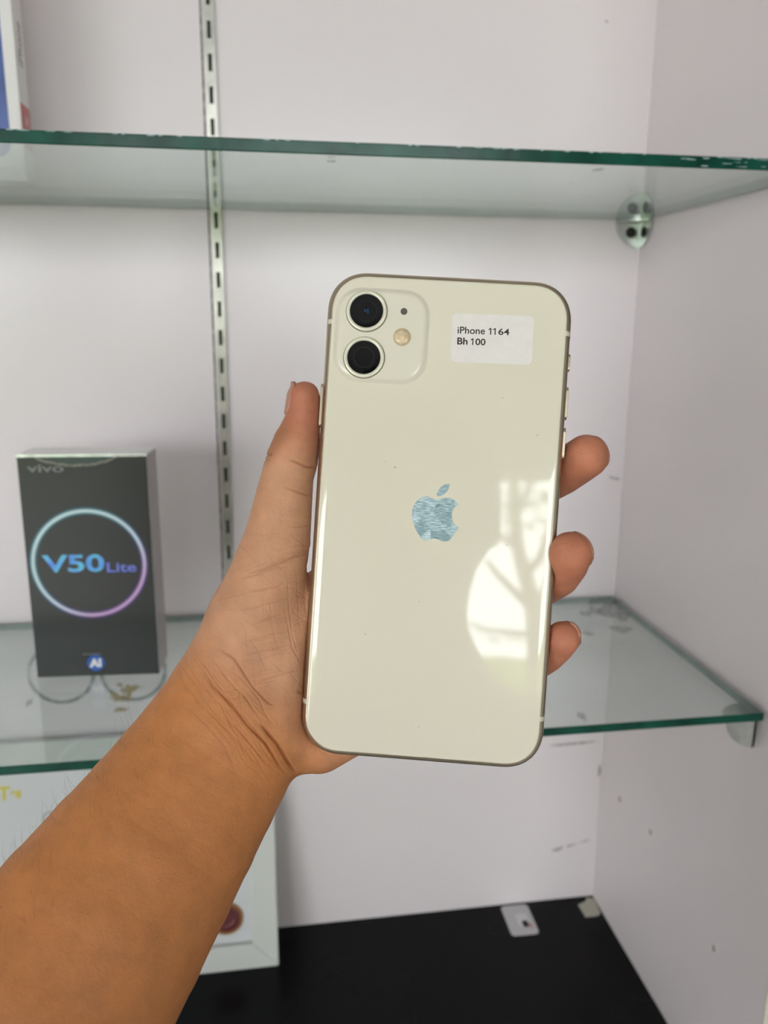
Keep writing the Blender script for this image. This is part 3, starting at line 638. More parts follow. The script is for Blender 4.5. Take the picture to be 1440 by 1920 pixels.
def spl(nd, k):                                    # Catmull-Rom resample of (point, radius) nodes
    A = np.array([[*p, r] for p, r in nd]); out = []; n = len(A)
    for i in range(n-1):
        p0, p1, p2, p3 = A[max(i-1, 0)], A[i], A[i+1], A[min(i+2, n-1)]
        for j in range(k):
            t = j/k; out.append(0.5*(2*p1+(p2-p0)*t+(2*p0-5*p1+4*p2-p3)*t*t+(3*p1-p0-3*p2+p3)*t**3))
    out.append(A[-1]); return [(o[:3], o[3]) for o in out]
def nodes_px(L_): return [(camp(x, y, z), r*z/F) for x, y, z, r in L_]
def surface_nets(fn, lo2, hi2, h):
    lo2 = np.array(lo2, np.float32); n = np.ceil((np.array(hi2)-lo2)/h).astype(int)+1
    ax = [lo2[i]+h*np.arange(n[i], dtype=np.float32) for i in range(3)]
    
    B = 8; nb = -(-n//B); bi = np.stack(np.meshgrid(*[np.arange(k) for k in nb], indexing='ij'), -1).reshape(-1, 3)   # blocks near the surface only
    cd_ = fn((lo2+h*(bi*B+(B-1)/2)).astype(np.float32)); near = np.abs(cd_) < B*h*1.7
    Vp = np.repeat(np.repeat(np.repeat(np.where(cd_ < 0, -1.0, 1.0).astype(np.float32).reshape(nb), B, 0), B, 1), B, 2)
    off = np.stack(np.meshgrid(*[np.arange(B)]*3, indexing='ij'), -1).reshape(-1, 3); nbk = bi[near]
    for i in range(0, len(nbk), 400):
        I = (nbk[i:i+400, None, :]*B+off[None]).reshape(-1, 3); Vp[I[:, 0], I[:, 1], I[:, 2]] = fn((lo2+h*I).astype(np.float32))
    V = Vp[:n[0], :n[1], :n[2]]
    S = V < 0; c = [slice(0, -1), slice(1, None)]
    cnt = sum(S[c[i], c[j], c[k]].astype(np.int8) for i in (0, 1) for j in (0, 1) for k in (0, 1))
    act = (cnt > 0) & (cnt < 8); idx = np.argwhere(act); vid = -np.ones(act.shape, np.int64); vid[act] = np.arange(len(idx))
    acc = np.zeros((len(idx), 3), np.float64); num = np.zeros(len(idx))
    cor = [(i, j, k) for i in (0, 1) for j in (0, 1) for k in (0, 1)]
    cv = {q: V[idx[:, 0]+q[0], idx[:, 1]+q[1], idx[:, 2]+q[2]] for q in cor}
    for q in cor:
        for a in range(3):
            if q[a]: continue
            q2 = tuple(1 if b_ == a else q[b_] for b_ in range(3)); v0, v1 = cv[q], cv[q2]; m_ = (v0 < 0) != (v1 < 0)
            t = np.where(m_, v0/np.where(m_, v0-v1, 1), 0); pt = np.tile(np.array(q, float), (len(idx), 1)); pt[:, a] = t
            acc[m_] += pt[m_]; num[m_] += 1
    verts = lo2+h*(idx+acc/num[:, None]); faces = []
    for a in range(3):
        b_, c2 = (a+1) % 3, (a+2) % 3
        sl0 = [slice(None)]*3; sl1 = [slice(None)]*3; sl0[a] = slice(0, -1); sl1[a] = slice(1, None)
        e = np.argwhere(S[tuple(sl0)] != S[tuple(sl1)])
        e = e[(e[:, b_] > 0) & (e[:, c2] > 0) & (e[:, b_] < n[b_]-1) & (e[:, c2] < n[c2]-1)]
        o = []
        for db, dc in ((-1, -1), (0, -1), (0, 0), (-1, 0)):
            q = e.copy(); q[:, b_] += db; q[:, c2] += dc; o.append(vid[q[:, 0], q[:, 1], q[:, 2]])
        o = np.stack(o, 1); ins = S[e[:, 0], e[:, 1], e[:, 2]]; o[~ins] = o[~ins][:, ::-1]; faces.append(o)
    return verts, np.concatenate(faces)
def grad(fn, P, e=4e-4):
    k = np.array([[1, -1, -1], [-1, -1, 1], [-1, 1, -1], [1, 1, 1]], np.float32)
    g = sum(np.outer(fn(P+e*q), q) for q in k); return g/(4*e)
def project(fn, P, it=2):
    P = P.astype(np.float32)
    for _ in range(it):
        g = grad(fn, P); g2 = (g*g).sum(1)+1e-6; d = fn(P); st = np.clip(d/g2, -0.0015, 0.0015); P = P-g*st[:, None]
    return P
def subdivide(V, Q):
    E = np.concatenate([np.stack([Q[:, i], Q[:, (i+1) % 4]], 1) for i in range(4)]); E.sort(1)
    u, inv = np.unique(E, axis=0, return_inverse=True); inv = inv.reshape(4, -1); n, m_ = len(V), len(u)
    W_ = np.concatenate([V, (V[u[:, 0]]+V[u[:, 1]])/2, V[Q].mean(1)]); f = n+m_+np.arange(len(Q))
    return W_, np.concatenate([np.stack([Q[:, i], n+inv[i], f, n+inv[i-1]], 1) for i in range(4)])
def relax(V, Q, it=2, lam=0.5):
    for _ in range(it):
        s = np.zeros_like(V); c = np.zeros(len(V))
        for i in range(4):
            np.add.at(s, Q[:, i], V[Q[:, (i+1) % 4]]+V[Q[:, i-1]]); np.add.at(c, Q[:, i], 2)
        V = V+lam*(s/np.maximum(c, 1)[:, None]-V)
    return V

# --- left hand and forearm, in the camera frame (x right, y up, -z away)
thumb = spl(nodes_px([(571, 747, .2580, 31.5), (568, 790, .2583, 35), (557, 832, .2586, 45), (547.5, 864, .2590, 49), (540, 890, .2594, 48.5), (533, 930, .2600, 53), (527, 968, .2605, 57), (519, 1015, .2610, 63), (500, 1085, .2620, 72), (458, 1190, .2640, 80), (425, 1275, .2650, 92)]), 1)
forearm = spl(nodes_px([(455, 1330, .2650, 138), (437, 1356, .2645, 146), (397, 1419, .2625, 154), (313, 1547, .2530, 175), (177, 1747, .2370, 213)])+[(np.array([-.108, -.158, -.216]), .0375), (np.array([-.140, -.206, -.193]), .041), (np.array([-.172, -.254, -.168]), .041)], 2)
arm_ax = forearm[-1][0]-forearm[0][0]; arm_ax = arm_ax/np.linalg.norm(arm_ax)
arm_n = np.array([0, 0, 1.0]); arm_n = arm_n-arm_ax*(arm_n@arm_ax); arm_n /= np.linalg.norm(arm_n)
middle = spl(nodes_px([(830, 1030, .2770, 58), (975, 925, .2800, 47), (1052, 886, .2690, 42.5), (1099, 856, .2580, 41)]), 2)
ring_f = spl(nodes_px([(865, 1140, .2770, 56), (980, 1105, .2790, 46), (1045, 1077, .2640, 42.5), (1069, 1038, .2520, 41)]), 2)
pinky = spl(nodes_px([(850, 1240, .2770, 50), (965, 1248, .2780, 40), (1024, 1226, .2680, 35), (1055, 1197, .2575, 32)]), 2)
index = spl(nodes_px([(765, 960, .2770, 58), (900, 805, .2790, 47), (965, 745, .2745, 42), (1002, 695, .2695, 38)]), 2)
palm = [nodes_px(x) for x in (
    [(470, 1290, .2680, 75), (765, 970, .2770, 60)], [(470, 1310, .2680, 75), (830, 1050, .2775, 60)],
    [(480, 1330, .2690, 72), (862, 1145, .2775, 58)], [(500, 1360, .2690, 68), (848, 1240, .2770, 55)])]
heel = nodes_px([(563, 1380, .2715, 68), (598, 1386, .2715, 62), (850, 1245, .2770, 55)])
thenar = nodes_px([(478, 1165, .2670, 80), (505, 1250, .2685, 82), (535, 1325, .2705, 78)])
wristpad = nodes_px([(452, 1325, .2650, 112), (505, 1345, .2680, 76)])
PRf, PTf = PR.astype(np.float32), PT.astype(np.float32)
def phone_sdf(p):
    q = np.abs((p-PTf)@PRf); b_ = np.array([HW, HH, TK], np.float32); xy = q[:, :2]-(b_[:2]-0.0125)
    dxy = np.sqrt((np.maximum(xy, 0)**2).sum(1))+np.minimum(xy.max(1), 0)-0.0125
    r = 0.0032; w2 = np.stack([dxy+r, q[:, 2]-b_[2]+r], 1)
    return np.minimum(w2.max(1), 0)+np.sqrt((np.maximum(w2, 0)**2).sum(1))-r
def front_sdf(p):
    q = (p-PTf)@PRf; xy = np.abs(q[:, :2])-(np.array([HW, HH], np.float32)-0.0125)
    dxy = np.sqrt((np.maximum(xy, 0)**2).sum(1))+np.minimum(xy.max(1), 0)-0.0125
    return np.maximum(dxy, -q[:, 2]+0.0005)-np.maximum(q[:, 2], 0)*0.35
def hand_raw(p):
    d = chain(p, heel)
    for c in palm: d = smin(d, chain(p, c), 0.010)
    d = smin(d, chain(p, thenar), 0.010)
    d = smin(d, chain(p, wristpad, arm_n, 0.72), 0.008)
    d = smin(d, chain(p, thumb), 0.005)
    d = smin(d, chain(p, forearm, arm_n, 0.78), 0.0035)
    c = -front_sdf(p); h = np.maximum(0.003-np.abs(d-c), 0)/0.003     # the palm lies beside and behind the phone, never over it
    d = np.maximum(d, c)+h*h*0.003*0.25
    f = chain(p, middle)
    for c in (ring_f, pinky, index): f = np.minimum(f, chain(p, c))
    return smin(d, f, 0.004)
def hand_sdf(p):
    d = hand_raw(p); c = 0.0001-phone_sdf(p)
    h = np.maximum(0.0008-np.abs(d-c), 0)/0.0008
    return np.maximum(d, c)+h*h*0.0008*0.25
HV, HQ = surface_nets(hand_sdf, (-.215, -.30, -.300), (.075, .050, -.118), 0.0010)
HV = relax(HV, HQ, 2); HV = project(hand_sdf, HV, 1)
HV, HQ = subdivide(HV, HQ); HV = relax(HV, HQ, 1); HV = project(hand_sdf, HV, 1)
_n = grad(hand_sdf, HV.astype(np.float32)); _u = np.stack([CX+F*HV[:, 0]/-HV[:, 2], CY-F*HV[:, 1]/-HV[:, 2]], 1)
_fc = -(_n*HV).sum(1) > -0.2*np.linalg.norm(_n, axis=1)*np.linalg.norm(HV, axis=1)
_ok = _fc & (_u[:, 0] > 330) & (_u[:, 0] < 700) & (_u[:, 1] > 690) & (_u[:, 1] < 1500)
_in = _ok[HQ].all(1); _V2, _Q2 = subdivide(HV, HQ[_in]); _new = np.zeros(len(_V2), bool); _new[len(HV):] = True
_e = np.bincount(_Q2.ravel(), minlength=len(_V2)); _new &= _e == 4          # rim midpoints stay on the coarse edges
_V2[_new] = project(hand_sdf, _V2[_new], 1); HV = _V2; HQ = np.concatenate([HQ[~_in], _Q2])
HN = grad(hand_sdf, HV.astype(np.float32)); HN /= np.linalg.norm(HN, axis=1)[:, None]+1e-9
upx = np.stack([CX+F*HV[:, 0]/-HV[:, 2], CY-F*HV[:, 1]/-HV[:, 2]], 1)
view = -HV/np.linalg.norm(HV, axis=1)[:, None]; facing = (HN*view).sum(1)

# --- skin folds: polylines on the palm side
Z4 = lambda L_: [(300+x/3.43, 1050+y/3.43) for x, y in L_]
Z3 = lambda L_: [(380+x/3.79, 680+y/3.79) for x, y in L_]
folds = [
    (Z4([(270, 690), (340, 810), (470, 940), (560, 1060), (680, 1180), (760, 1310), (815, 1385)]), 3.6, 0.00055),
    (Z4([(480, 950), (540, 1010), (600, 1080), (700, 1210), (760, 1290)]), 2.8, 0.00035),
    (Z4([(370, 560), (480, 640), (600, 820), (700, 920), (745, 942)]), 3.2, 0.00040),
    (Z4([(450, 700), (560, 800), (640, 900), (690, 1010)]), 2.4, 0.00020),
    (Z4([(640, 1040), (700, 1120), (760, 1190), (830, 1310), (880, 1375)]), 3.8, 0.00110),
    (Z4([(330, 620), (430, 760), (560, 900), (620, 1000)]), 2.4, 0.00018),
    (Z4([(160, 930), (300, 1060), (420, 1200), (500, 1390)]), 3.0, 0.00012),
    (Z4([(240, 900), (380, 1040), (520, 1180), (640, 1340)]), 2.6, 0.00014),
    (Z4([(420, 1000), (520, 1110), (620, 1230), (700, 1340)]), 2.6, 0.00016),
    (Z4([(480, 130), (600, 100), (680, 70), (800, 30)]), 2.6, 0.00020),
    (Z4([(500, 210), (640, 195), (760, 170), (820, 140)]), 2.4, 0.00020),
    (Z4([(460, 330), (600, 310), (740, 270), (830, 240)]), 2.4, 0.00018),
    (Z4([(560, 430), (700, 380), (790, 340)]), 2.2, 0.00016),
    (Z4([(470, 550), (640, 500), (870, 440)]), 2.2, 0.00016),
    (Z4([(500, 620), (680, 580), (860, 540)]), 2.2, 0.00016),
    (Z4([(600, 790), (760, 740), (900, 700)]), 2.2, 0.00016),
    (Z4([(480, 650), (640, 640), (760, 600)]), 2.0, 0.00012),
    (Z4([(820, 90), (830, 300), (850, 480), (900, 640)]), 2.4, 0.00016),
    (Z4([(800, 300), (850, 560), (920, 690)]), 2.4, 0.00016),
    (Z4([(880, 100), (890, 300), (900, 460)]), 2.2, 0.00012),
    (Z4([(700, 200), (720, 420), (770, 600)]), 2.2, 0.00010),
    (Z4([(560, 480), (640, 600), (700, 760)]), 2.2, 0.00012),
    (Z4([(880, 840), (915, 860)]), 3.0, 0.00030),
    (Z3([(600, 685), (680, 715), (740, 742), (825, 745)]), 3.4, 0.00045),
    (Z3([(570, 880), (680, 920), (790, 952)]), 3.0, 0.00030),
    (Z3([(600, 1165), (690, 1165), (775, 1150)]), 2.4, 0.00018),
    (Z3([(300, 1500), (430, 1470), (540, 1430), (650, 1380), (800, 1335)]), 3.2, 0.00030),
    (Z3([(450, 1460), (560, 1400), (700, 1370)]), 2.4, 0.00016),
    (Z3([(440, 665), (470, 655), (500, 650)]), 3.2, 0.00060),
    (Z3([(430, 690), (480, 690)]), 2.4, 0.00030),
]
folds = [(P, wd*0.72, dp) for P, wd, dp in folds]
rgf = np.random.default_rng(12)
for k in range(110):                              # faint creases criss-crossing the ball of the thumb and the wrist
    if k < 70:
        c0 = np.array([rgf.uniform(430, 590), rgf.uniform(1000, 1330)]); a0 = rgf.choice([-0.22, -0.15, 1.35, 0.75]); ln = rgf.uniform(14, 40); dp = rgf.uniform(0.00005, 0.00011)
    else:
        t_ = rgf.uniform(0.05, 0.95); c0 = np.array([385+140*t_, 1225+215*t_])+rgf.normal(0, 22, 2)-np.array([14, -10]); a0 = 0.95+rgf.normal(0, 0.08); ln = rgf.uniform(25, 60); dp = rgf.uniform(0.00006, 0.00013)
    a0 += rgf.normal(0, 0.08); d_ = np.array([math.cos(a0), math.sin(a0)]); nn_ = np.array([-d_[1], d_[0]])
    folds.append(([c0-d_*ln, c0-d_*ln*0.3+nn_*rgf.normal(0, 1.5), c0+d_*ln*0.4+nn_*rgf.normal(0, 1.5), c0+d_*ln], 1.7, dp))
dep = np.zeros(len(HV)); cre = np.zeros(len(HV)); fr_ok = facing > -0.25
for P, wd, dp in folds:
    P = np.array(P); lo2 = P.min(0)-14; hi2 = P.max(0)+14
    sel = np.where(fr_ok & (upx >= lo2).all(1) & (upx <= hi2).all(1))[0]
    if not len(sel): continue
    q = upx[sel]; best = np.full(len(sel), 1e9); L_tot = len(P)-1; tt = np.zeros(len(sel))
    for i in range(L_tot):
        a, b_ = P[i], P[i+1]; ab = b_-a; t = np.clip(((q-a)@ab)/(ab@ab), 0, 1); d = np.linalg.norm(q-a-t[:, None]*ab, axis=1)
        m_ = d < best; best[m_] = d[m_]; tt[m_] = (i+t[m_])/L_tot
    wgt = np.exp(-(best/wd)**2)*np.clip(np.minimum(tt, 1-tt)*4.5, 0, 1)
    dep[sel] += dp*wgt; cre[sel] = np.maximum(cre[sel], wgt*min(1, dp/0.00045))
# soft bulge of the heel beside the deep fold, hollow at the thumb base
HV = HV-HN*np.minimum(dep, 0.0013)[:, None]
# --- skin colour by place on the hand (palm side paler and pinker, back of arm browner)
def dist_nodes(nd): return chain(HV.astype(np.float32), nd)
def sstep(x, a, b_): t = np.clip((x-a)/(b_-a), 0, 1); return t*t*(3-2*t)
C_arm = np.array([0.50, 0.198, 0.066]); C_palm = np.array([0.545, 0.28, 0.16]); C_tip = np.array([0.48, 0.18, 0.105]); C_heel = np.array([0.60, 0.27, 0.14]); C_back = np.array([0.33, 0.135, 0.055])
ax_w = camp(439, 1353, .2645); along = (HV-ax_w)@(-arm_ax)                 # > 0 towards the fingers
palmw = sstep(along, -0.006, 0.022)*sstep(facing, -0.25, 0.35)
tint = C_arm*(1-palmw)[:, None]+C_palm*palmw[:, None]
hd = np.linalg.norm(upx-np.array([580, 1400]), axis=1); k = sstep(hd, 130, 30)*palmw; tint = tint*(1-k)[:, None]+C_heel*k[:, None]
for nd, r0 in ((middle, .022), (ring_f, .022), (pinky, .020), (thumb[:5], .0)):
    tipP = nd[0][0] if nd is not None and r0 == .0 else nd[-1][0]
    k = sstep(np.linalg.norm(HV-tipP, axis=1), 0.027, 0.008); tint = tint*(1-k)[:, None]+C_tip*k[:, None]
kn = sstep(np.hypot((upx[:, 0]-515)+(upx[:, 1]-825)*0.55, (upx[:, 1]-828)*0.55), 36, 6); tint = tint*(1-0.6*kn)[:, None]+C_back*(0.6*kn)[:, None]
bk = sstep(-HN[:, 2], 0.1, 0.7)*0.7; tint = tint*(1-bk)[:, None]+C_back*bk[:, None]
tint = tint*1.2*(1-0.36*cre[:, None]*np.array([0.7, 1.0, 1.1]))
HW_ = HV@CAM.T                                     # camera-relative world

# --- the rest of the photographer (behind the camera, seen only as a reflection): same body, coarser mesh
elb = forearm[-1][0]@CAM.T
shL, shR = np.array([-.245, -.19, -.19]), np.array([.115, -.40, -.19]); hipc = np.array([-.09, -.36, -.62]); FZ = -ZC
def head_sdf(p):
    d = ell(p, (-.067, -.315, .075), (.074, .092, .098))
    d = smin(d, ell(p, (-.066, -.298, .005), (.054, .072, .062)), 0.03)
    d = smin(d, seg(p, (-.062, -.222, .062), (-.060, -.208, .038), .008, .013), 0.012)     # nose
    d = smin(d, seg(p, (-.082, -.219, .008), (-.042, -.217, .008), .009, .009), 0.010)     # lips
    for s_2 in (-1, 1):
        d = smin(d, ell(p, (-.067+s_2*.076, -.325, .055), (.009, .022, .032)), 0.006)        # ears
        d = np.maximum(d, -ell(p, (-.065+s_2*.032, -.214, .070), (.017, .012, .010)))        # eye sockets
        d = smin(d, ell(p, (-.065+s_2*.032, -.229, .070), (.013, .012, .011)), 0.002)        # eyeballs
    return d
def torso_sdf(p):
    d = seg(p, (-.067, -.335, -.02), (-.068, -.335, -.14), .046, .050)
    d = smin(d, seg(p, shL, shR, .055, .055), 0.03)
    d = smin(d, seg(p, (-.07, -.315, -.22), hipc, .135, .125, (0, 1, 0), 0.75), 0.08)
    return d
def legs_sdf(p):
    d = None
    for s_2 in (-1, 1):
        h = hipc+np.array([s_2*.085, 0, -.06]); k_ = np.array([h[0]+s_2*.02, h[1]+.02, FZ+.46]); a_ = np.array([h[0]+s_2*.03, h[1]-.01, FZ+.085])
        e = smin(seg(p, h, k_, .085, .055), seg(p, k_, a_, .057, .036), 0.03)
        e = smin(e, seg(p, a_+np.array([0, -.03, -.045]), a_+np.array([s_2*.02, .15, -.055]), .036, .029), 0.03)
        d = e if d is None else np.minimum(d, e)
    return d
rel, rwr = np.array([.20, -.43, -.45]), np.array([.235, -.36, -.70])
def rarm_sdf(p):
    d = smin(seg(p, shR, rel, .050, .040), seg(p, rel, rwr, .041, .026), 0.02)
    d = smin(d, seg(p, rwr, rwr+np.array([.004, .03, -.075]), .028, .034, (1, 0, 0), 0.55), 0.02)
    for i, (oy, ln) in enumerate(((.052, .072), (.036, .080), (.018, .074), (.002, .060))):
        b0 = rwr+np.array([.004, oy-.004, -.085]); b1 = b0+np.array([-.004, .006, -ln*.55]); b2 = b1+np.array([-.014, .002, -ln*.42])
        d = np.minimum(d, smin(seg(p, b0, b1, .0095, .0088), seg(p, b1, b2, .0088, .0075), 0.004))
    t0 = rwr+np.array([-.004, .045, -.03]); t1 = t0+np.array([-.012, .030, -.030]); t2 = t1+np.array([-.006, .010, -.030])
    return smin(d, smin(seg(p, t0, t1, .012, .011), seg(p, t1, t2, .011, .009), 0.004), 0.006)
def larm_sdf(p): return seg(p, shL, elb, .050, .040)
def body_sdf(p):
    d = smin(torso_sdf(p), head_sdf(p), 0.02); d = smin(d, legs_sdf(p), 0.05)
    d = smin(d, rarm_sdf(p), 0.02); return smin(d, larm_sdf(p), 0.02)
BV, BQ = surface_nets(body_sdf, (-.42, -.62, FZ), (.36, .20, .20), 0.0085)
BV = relax(BV, BQ, 1, 0.4)
base = np.array([hipc[0], hipc[1], FZ])
allV = np.concatenate([HW_, BV])-base; allQ = np.concatenate([HQ, BQ+len(HV)])
def np_mesh(name, V, Q, m, parent=None, smooth=True):
    me = bpy.data.meshes.new(name); me.vertices.add(len(V)); me.vertices.foreach_set('co', np.asarray(V, np.float32).ravel())
    me.loops.add(Q.size); me.loops.foreach_set('vertex_index', Q.ravel().astype(np.int32)); me.polygons.add(len(Q))
    me.polygons.foreach_set('loop_start', np.arange(0, Q.size, 4, dtype=np.int32))
    me.update(calc_edges=True); me.validate()
    if smooth: me.polygons.foreach_set('use_smooth', np.ones(len(me.polygons), bool))
    me.materials.append(m); o = bpy.data.objects.new(name, me); col.objects.link(o)
    if parent: o.parent = parent
    return o
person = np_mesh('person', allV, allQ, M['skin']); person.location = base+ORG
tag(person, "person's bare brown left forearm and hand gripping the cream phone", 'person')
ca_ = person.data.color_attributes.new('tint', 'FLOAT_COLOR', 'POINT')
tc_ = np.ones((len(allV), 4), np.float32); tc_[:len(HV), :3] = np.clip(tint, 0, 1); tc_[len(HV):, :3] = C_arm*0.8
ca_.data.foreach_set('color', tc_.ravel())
def shell(name, fn, lo2, hi2, h, m):
    V, Q = surface_nets(fn, lo2, hi2, h); return np_mesh(name, relax(V, Q, 1, 0.4)-base, Q, m, person)
def shirt_sdf(p):
    d = smin(torso_sdf(p), np.maximum(rarm_sdf(p), (p-shR)@((rel-shR)/np.linalg.norm(rel-shR))-.17), 0.03)
    d = smin(d, np.maximum(larm_sdf(p), (p-shL)@((elb-shL)/np.linalg.norm(elb-shL))-.17), 0.03)-0.010
    return np.maximum(np.maximum(d, p[:, 2]+.118), -.70-p[:, 2])
shell('shirt', shirt_sdf, (-.42, -.60, -.72), (.36, .10, -.09), 0.009, M['shirt'])
def trouser_sdf(p):
    d = smin(legs_sdf(p), seg(p, (-.09, -.36, -.66), hipc, .115, .120, (0, 1, 0), 0.75), 0.05)-0.012
    return np.maximum(np.maximum(d, p[:, 2]+.66), FZ+.09-p[:, 2])
shell('trousers', trouser_sdf, (-.32, -.56, FZ), (.14, -.16, -.63), 0.010, M['trousers'])
def hair_sdf(p):
    d = ell(p, (-.067, -.322, .082), (.084, .100, .104)); return np.maximum(d, -((p[:, 2]-.075)+(-.262-p[:, 1])*0.9+0.0))
shell('hair', hair_sdf, (-.17, -.44, -.04), (.04, -.2, .2), 0.005, M['hair'])

# --- finger nails: thin curved plates on the back of each tip
def nail(tip, prev, dorsal, ln, half, back, fwd):
    a = tip-prev; a /= np.linalg.norm(a); o = np.array(dorsal, float); o -= a*(o@a); o /= np.linalg.norm(o); s = np.cross(a, o)
    nu, nv = 12, 11; G = []
    for i in range(nu):
        u = i/(nu-1); c = tip+a*(-back+(back+fwd)*u)
        for j in range(nv):
            v = (j/(nv-1)*2-1); ph_ = math.radians(half)*v*(1-0.22*max(0, (0.25-u)/0.25)**2-0.25*max(0, (u-0.75)/0.25)**2); d = o*math.cos(ph_)+s*math.sin(ph_); G.append((c, d))
    c = np.array([g[0] for g in G]); d = np.array([g[1] for g in G]); lo2 = np.zeros(len(G)); hi2 = np.full(len(G), 0.02)
    for _ in range(18):
        mid = (lo2+hi2)/2; ins = hand_raw((c+d*mid[:, None]).astype(np.float32)) < 0; lo2 = np.where(ins, mid, lo2); hi2 = np.where(ins, hi2, mid)
    rr2 = np.maximum(lo2, ln); P1 = c+d*(rr2+0.00045)[:, None]; P0 = c+d*(rr2-0.0006)[:, None]
    V = np.concatenate([P1, P0])@CAM.T-base; n = nu*nv; Q = []
    for i in range(nu-1):
        for j in range(nv-1):
            q = [i*nv+j, i*nv+j+1, (i+1)*nv+j+1, (i+1)*nv+j]; Q.append(q); Q.append([x+n for x in q[::-1]])
    bd = [j for j in range(nv)]+[i*nv+nv-1 for i in range(1, nu)]+[(nu-1)*nv+j for j in range(nv-2, -1, -1)]+[i*nv for i in range(nu-2, 0, -1)]
    for x, y in zip(bd, bd[1:]+bd[:1]): Q.append([y, x, x+n, y+n])
    o_ = np_mesh('fingernail', V, np.array(Q), M['nail'], person); return o_
nail(thumb[0][0], thumb[1][0], (-1, 0.0, -0.10), 0.0042, 52, 0.0052, 0.0048)
for nd in (middle, ring_f, pinky): nail(nd[-1][0], nd[-3][0], (0.80, 0.25, -0.62), 0.0038, 48, 0.005, 0.0045)
nail(index[-1][0], index[-3][0], (0.1, 0.1, -1), 0.0038, 48, 0.005, 0.0045)

# --- fine hairs on the arm (uncountable)
rg = np.random.default_rng(4); cand = np.where((along < -0.012) & (along > -0.15) & (HN@np.array([-0.75, 0.62, 0.0]) > 0.35))[0]
pick = rg.choice(cand, 320, replace=False); mb = MB()
for i in pick:
    p0 = HV[i]; nn = HN[i]; t = -arm_ax*rg.uniform(-0.2, 0.9)+np.array([0, 0.55, 0.0])+rg.normal(0, 0.25, 3); L_ = rg.uniform(0.003, 0.007)
    t /= np.linalg.norm(t); d1 = nn*0.55+t*0.6; pts = [p0-nn*0.0002, p0+d1*L_*0.5, p0+d1*L_*0.8+t*L_*0.35]
    s1 = np.cross(t, nn); s1 /= np.linalg.norm(s1)+1e-9; s2 = np.cross(s1, t); rs = (0.000026, 0.00002, 0.000008)
    Ls = [[(p+s1*r*math.cos(a)+s2*r*math.sin(a))@CAM.T-base for a in (0, 2.09, 4.19)] for p, r in zip(pts, rs)]
    mb.loops(Ls, False, True)
tag(mb.build('arm_hair', M['armhair'], person), kind='stuff')

# ------------------------------------------------------------------ outside, behind the camera: what the phone's glass mirrors
def tube_path(mb, P, R, n=8):
    P = [np.array(p, float) for p in P]; Ls = []
    for i, p in enumerate(P):
        t = P[min(i+1, len(P)-1)]-P[max(i-1, 0)]; t /= np.linalg.norm(t); a = np.cross(t, (0.3, 1, 0.1)); a /= np.linalg.norm(a); b_ = np.cross(t, a)
        Ls.append([p+a*R[i]*math.cos(2*math.pi*k/n)+b_*R[i]*math.sin(2*math.pi*k/n) for k in range(n)])
    return mb.loops(Ls)
def mirror_pt(px, py, Y):                          # where the ray mirrored by the phone's back meets a plane at depth Y
    nrm = PW[:, 2]; d = ray(px, py); o = PO-ORG+nrm*ZG; t = (nrm@o)/(nrm@d); h = d*t; r = d-2*(d@nrm)*nrm
    return h+r*((Y-h[1])/r[1])+ORG
TY = -6.2; T = lambda x, y, dy=0.0: mirror_pt(x, y, TY+dy)
tree = empty('tree', (T(1006, 1260)[0], TY, 0)); tb = np.array(tree.location)
mb = MB(); r0 = T(1006, 1200)
tube_path(mb, [np.array([r0[0]+0.05, TY, -0.02])-tb, np.array([r0[0]+0.02, TY, 0.8])-tb, T(1004, 1200)-tb, T(1000, 1130)-tb, T(985, 1080)-tb, T(972, 1030)-tb, T(965, 960)-tb, T(962, 900)-tb], [.11, .09, .075, .07, .065, .055, .045, .035]); mb.build('trunk', M['bark'], tree, smooth=True)
for P, R in ((((1000, 1145), (965, 1110), (935, 1080), (912, 1050)), (.04, .034, .028, .018)), (((984, 1078), (1010, 1050), (1030, 1000), (1040, 940)), (.04, .034, .028, .02)),
             (((972, 1030), (945, 1010), (925, 990), (900, 960)), (.035, .03, .022, .015)), (((966, 970), (985, 930), (1000, 900), (1010, 860)), (.03, .026, .02, .015)),
             (((1000, 1150), (1020, 1110), (1035, 1060), (1060, 1000)), (.03, .026, .02, .014)), (((1000, 1190), (950, 1185), (905, 1180), (880, 1165)), (.022, .02, .018, .012))):
    mb = MB(); tube_path(mb, [T(*p)-tb for p in P], R); mb.build('branch', M['bark'], tree, smooth=True)
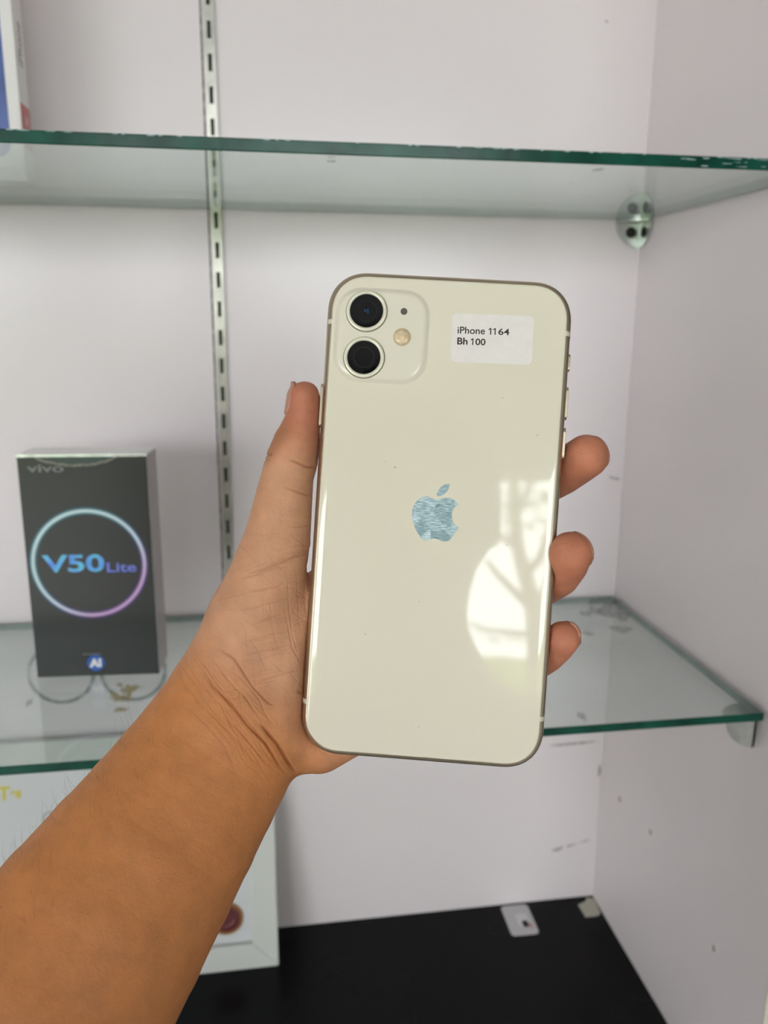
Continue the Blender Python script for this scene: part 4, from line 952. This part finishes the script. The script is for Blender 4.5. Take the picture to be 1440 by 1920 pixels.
rg = np.random.default_rng(9)
def leaves(mb, c, r, n, s):
    for _ in range(n):
        p = np.array(c)+rg.normal(0, 1, 3)*np.array(r)*0.5; a = rg.normal(0, 1, 3); a /= np.linalg.norm(a); b_ = np.cross(a, rg.normal(0, 1, 3)); b_ /= np.linalg.norm(b_); q = s*rg.uniform(0.6, 1.3)
        mb.add([p, p+a*q*0.5+b_*q*0.25, p+a*q, p+a*q*0.5-b_*q*0.25], [(0, 1, 2, 3)])
mb = MB()
for px, py, rx, rz, n in ((935, 942, .20, .05, 110), (985, 935, .2, .04, 80), (1030, 945, .15, .05, 30), (915, 975, .10, .12, 50), (1000, 975, .10, .08, 30), (955, 985, .10, .08, 35), (1055, 1100, .14, .3, 120), (1045, 1010, .10, .2, 40), (930, 1195, .25, .02, 40)):
    leaves(mb, T(px, py, rg.uniform(-.3, .3))-tb, (rx, .4, rz), n, .06)
tag(mb.build('foliage', M['leaf'], tree), kind='stuff')
tag(tree, 'leafy tree outside the shop front, mirrored in the phone back', 'tree')
hd_ = empty('hedge', (0, -7.6, 0)); tag(hd_, 'bright green hedge outside the shop front, mirrored low in the phone back', 'hedge')
mb = MB(); hz = mirror_pt(950, 1228, -7.6)[2]
nx, nz = 60, 10; rs = random.Random(8)
g = [[(-5+10*i/nx, 0.35*math.sin(math.pi*j/nz)+0.1*rs.random(), -0.02+(hz-0.02)*(j/nz)+(0.03*rs.random() if j == nz else 0)) for i in range(nx+1)] for j in range(nz+1)]
mb.add([p for r in g for p in r], [(j*(nx+1)+i, j*(nx+1)+i+1, (j+1)*(nx+1)+i+1, (j+1)*(nx+1)+i) for j in range(nz) for i in range(nx)])
mb.box(-5, 5, -0.5, 0.0, -0.02, hz-0.05); mb.build('hedge_body', M['hedge'], hd_)
mb = MB()
for i in range(500): leaves(mb, (rs.uniform(-4, 4), 0.42, rs.uniform(0.4, hz-0.08)), (.1, .05, .06), 2, .09)
tag(mb.build('hedge_leaves', M['hedge'], hd_), kind='stuff')
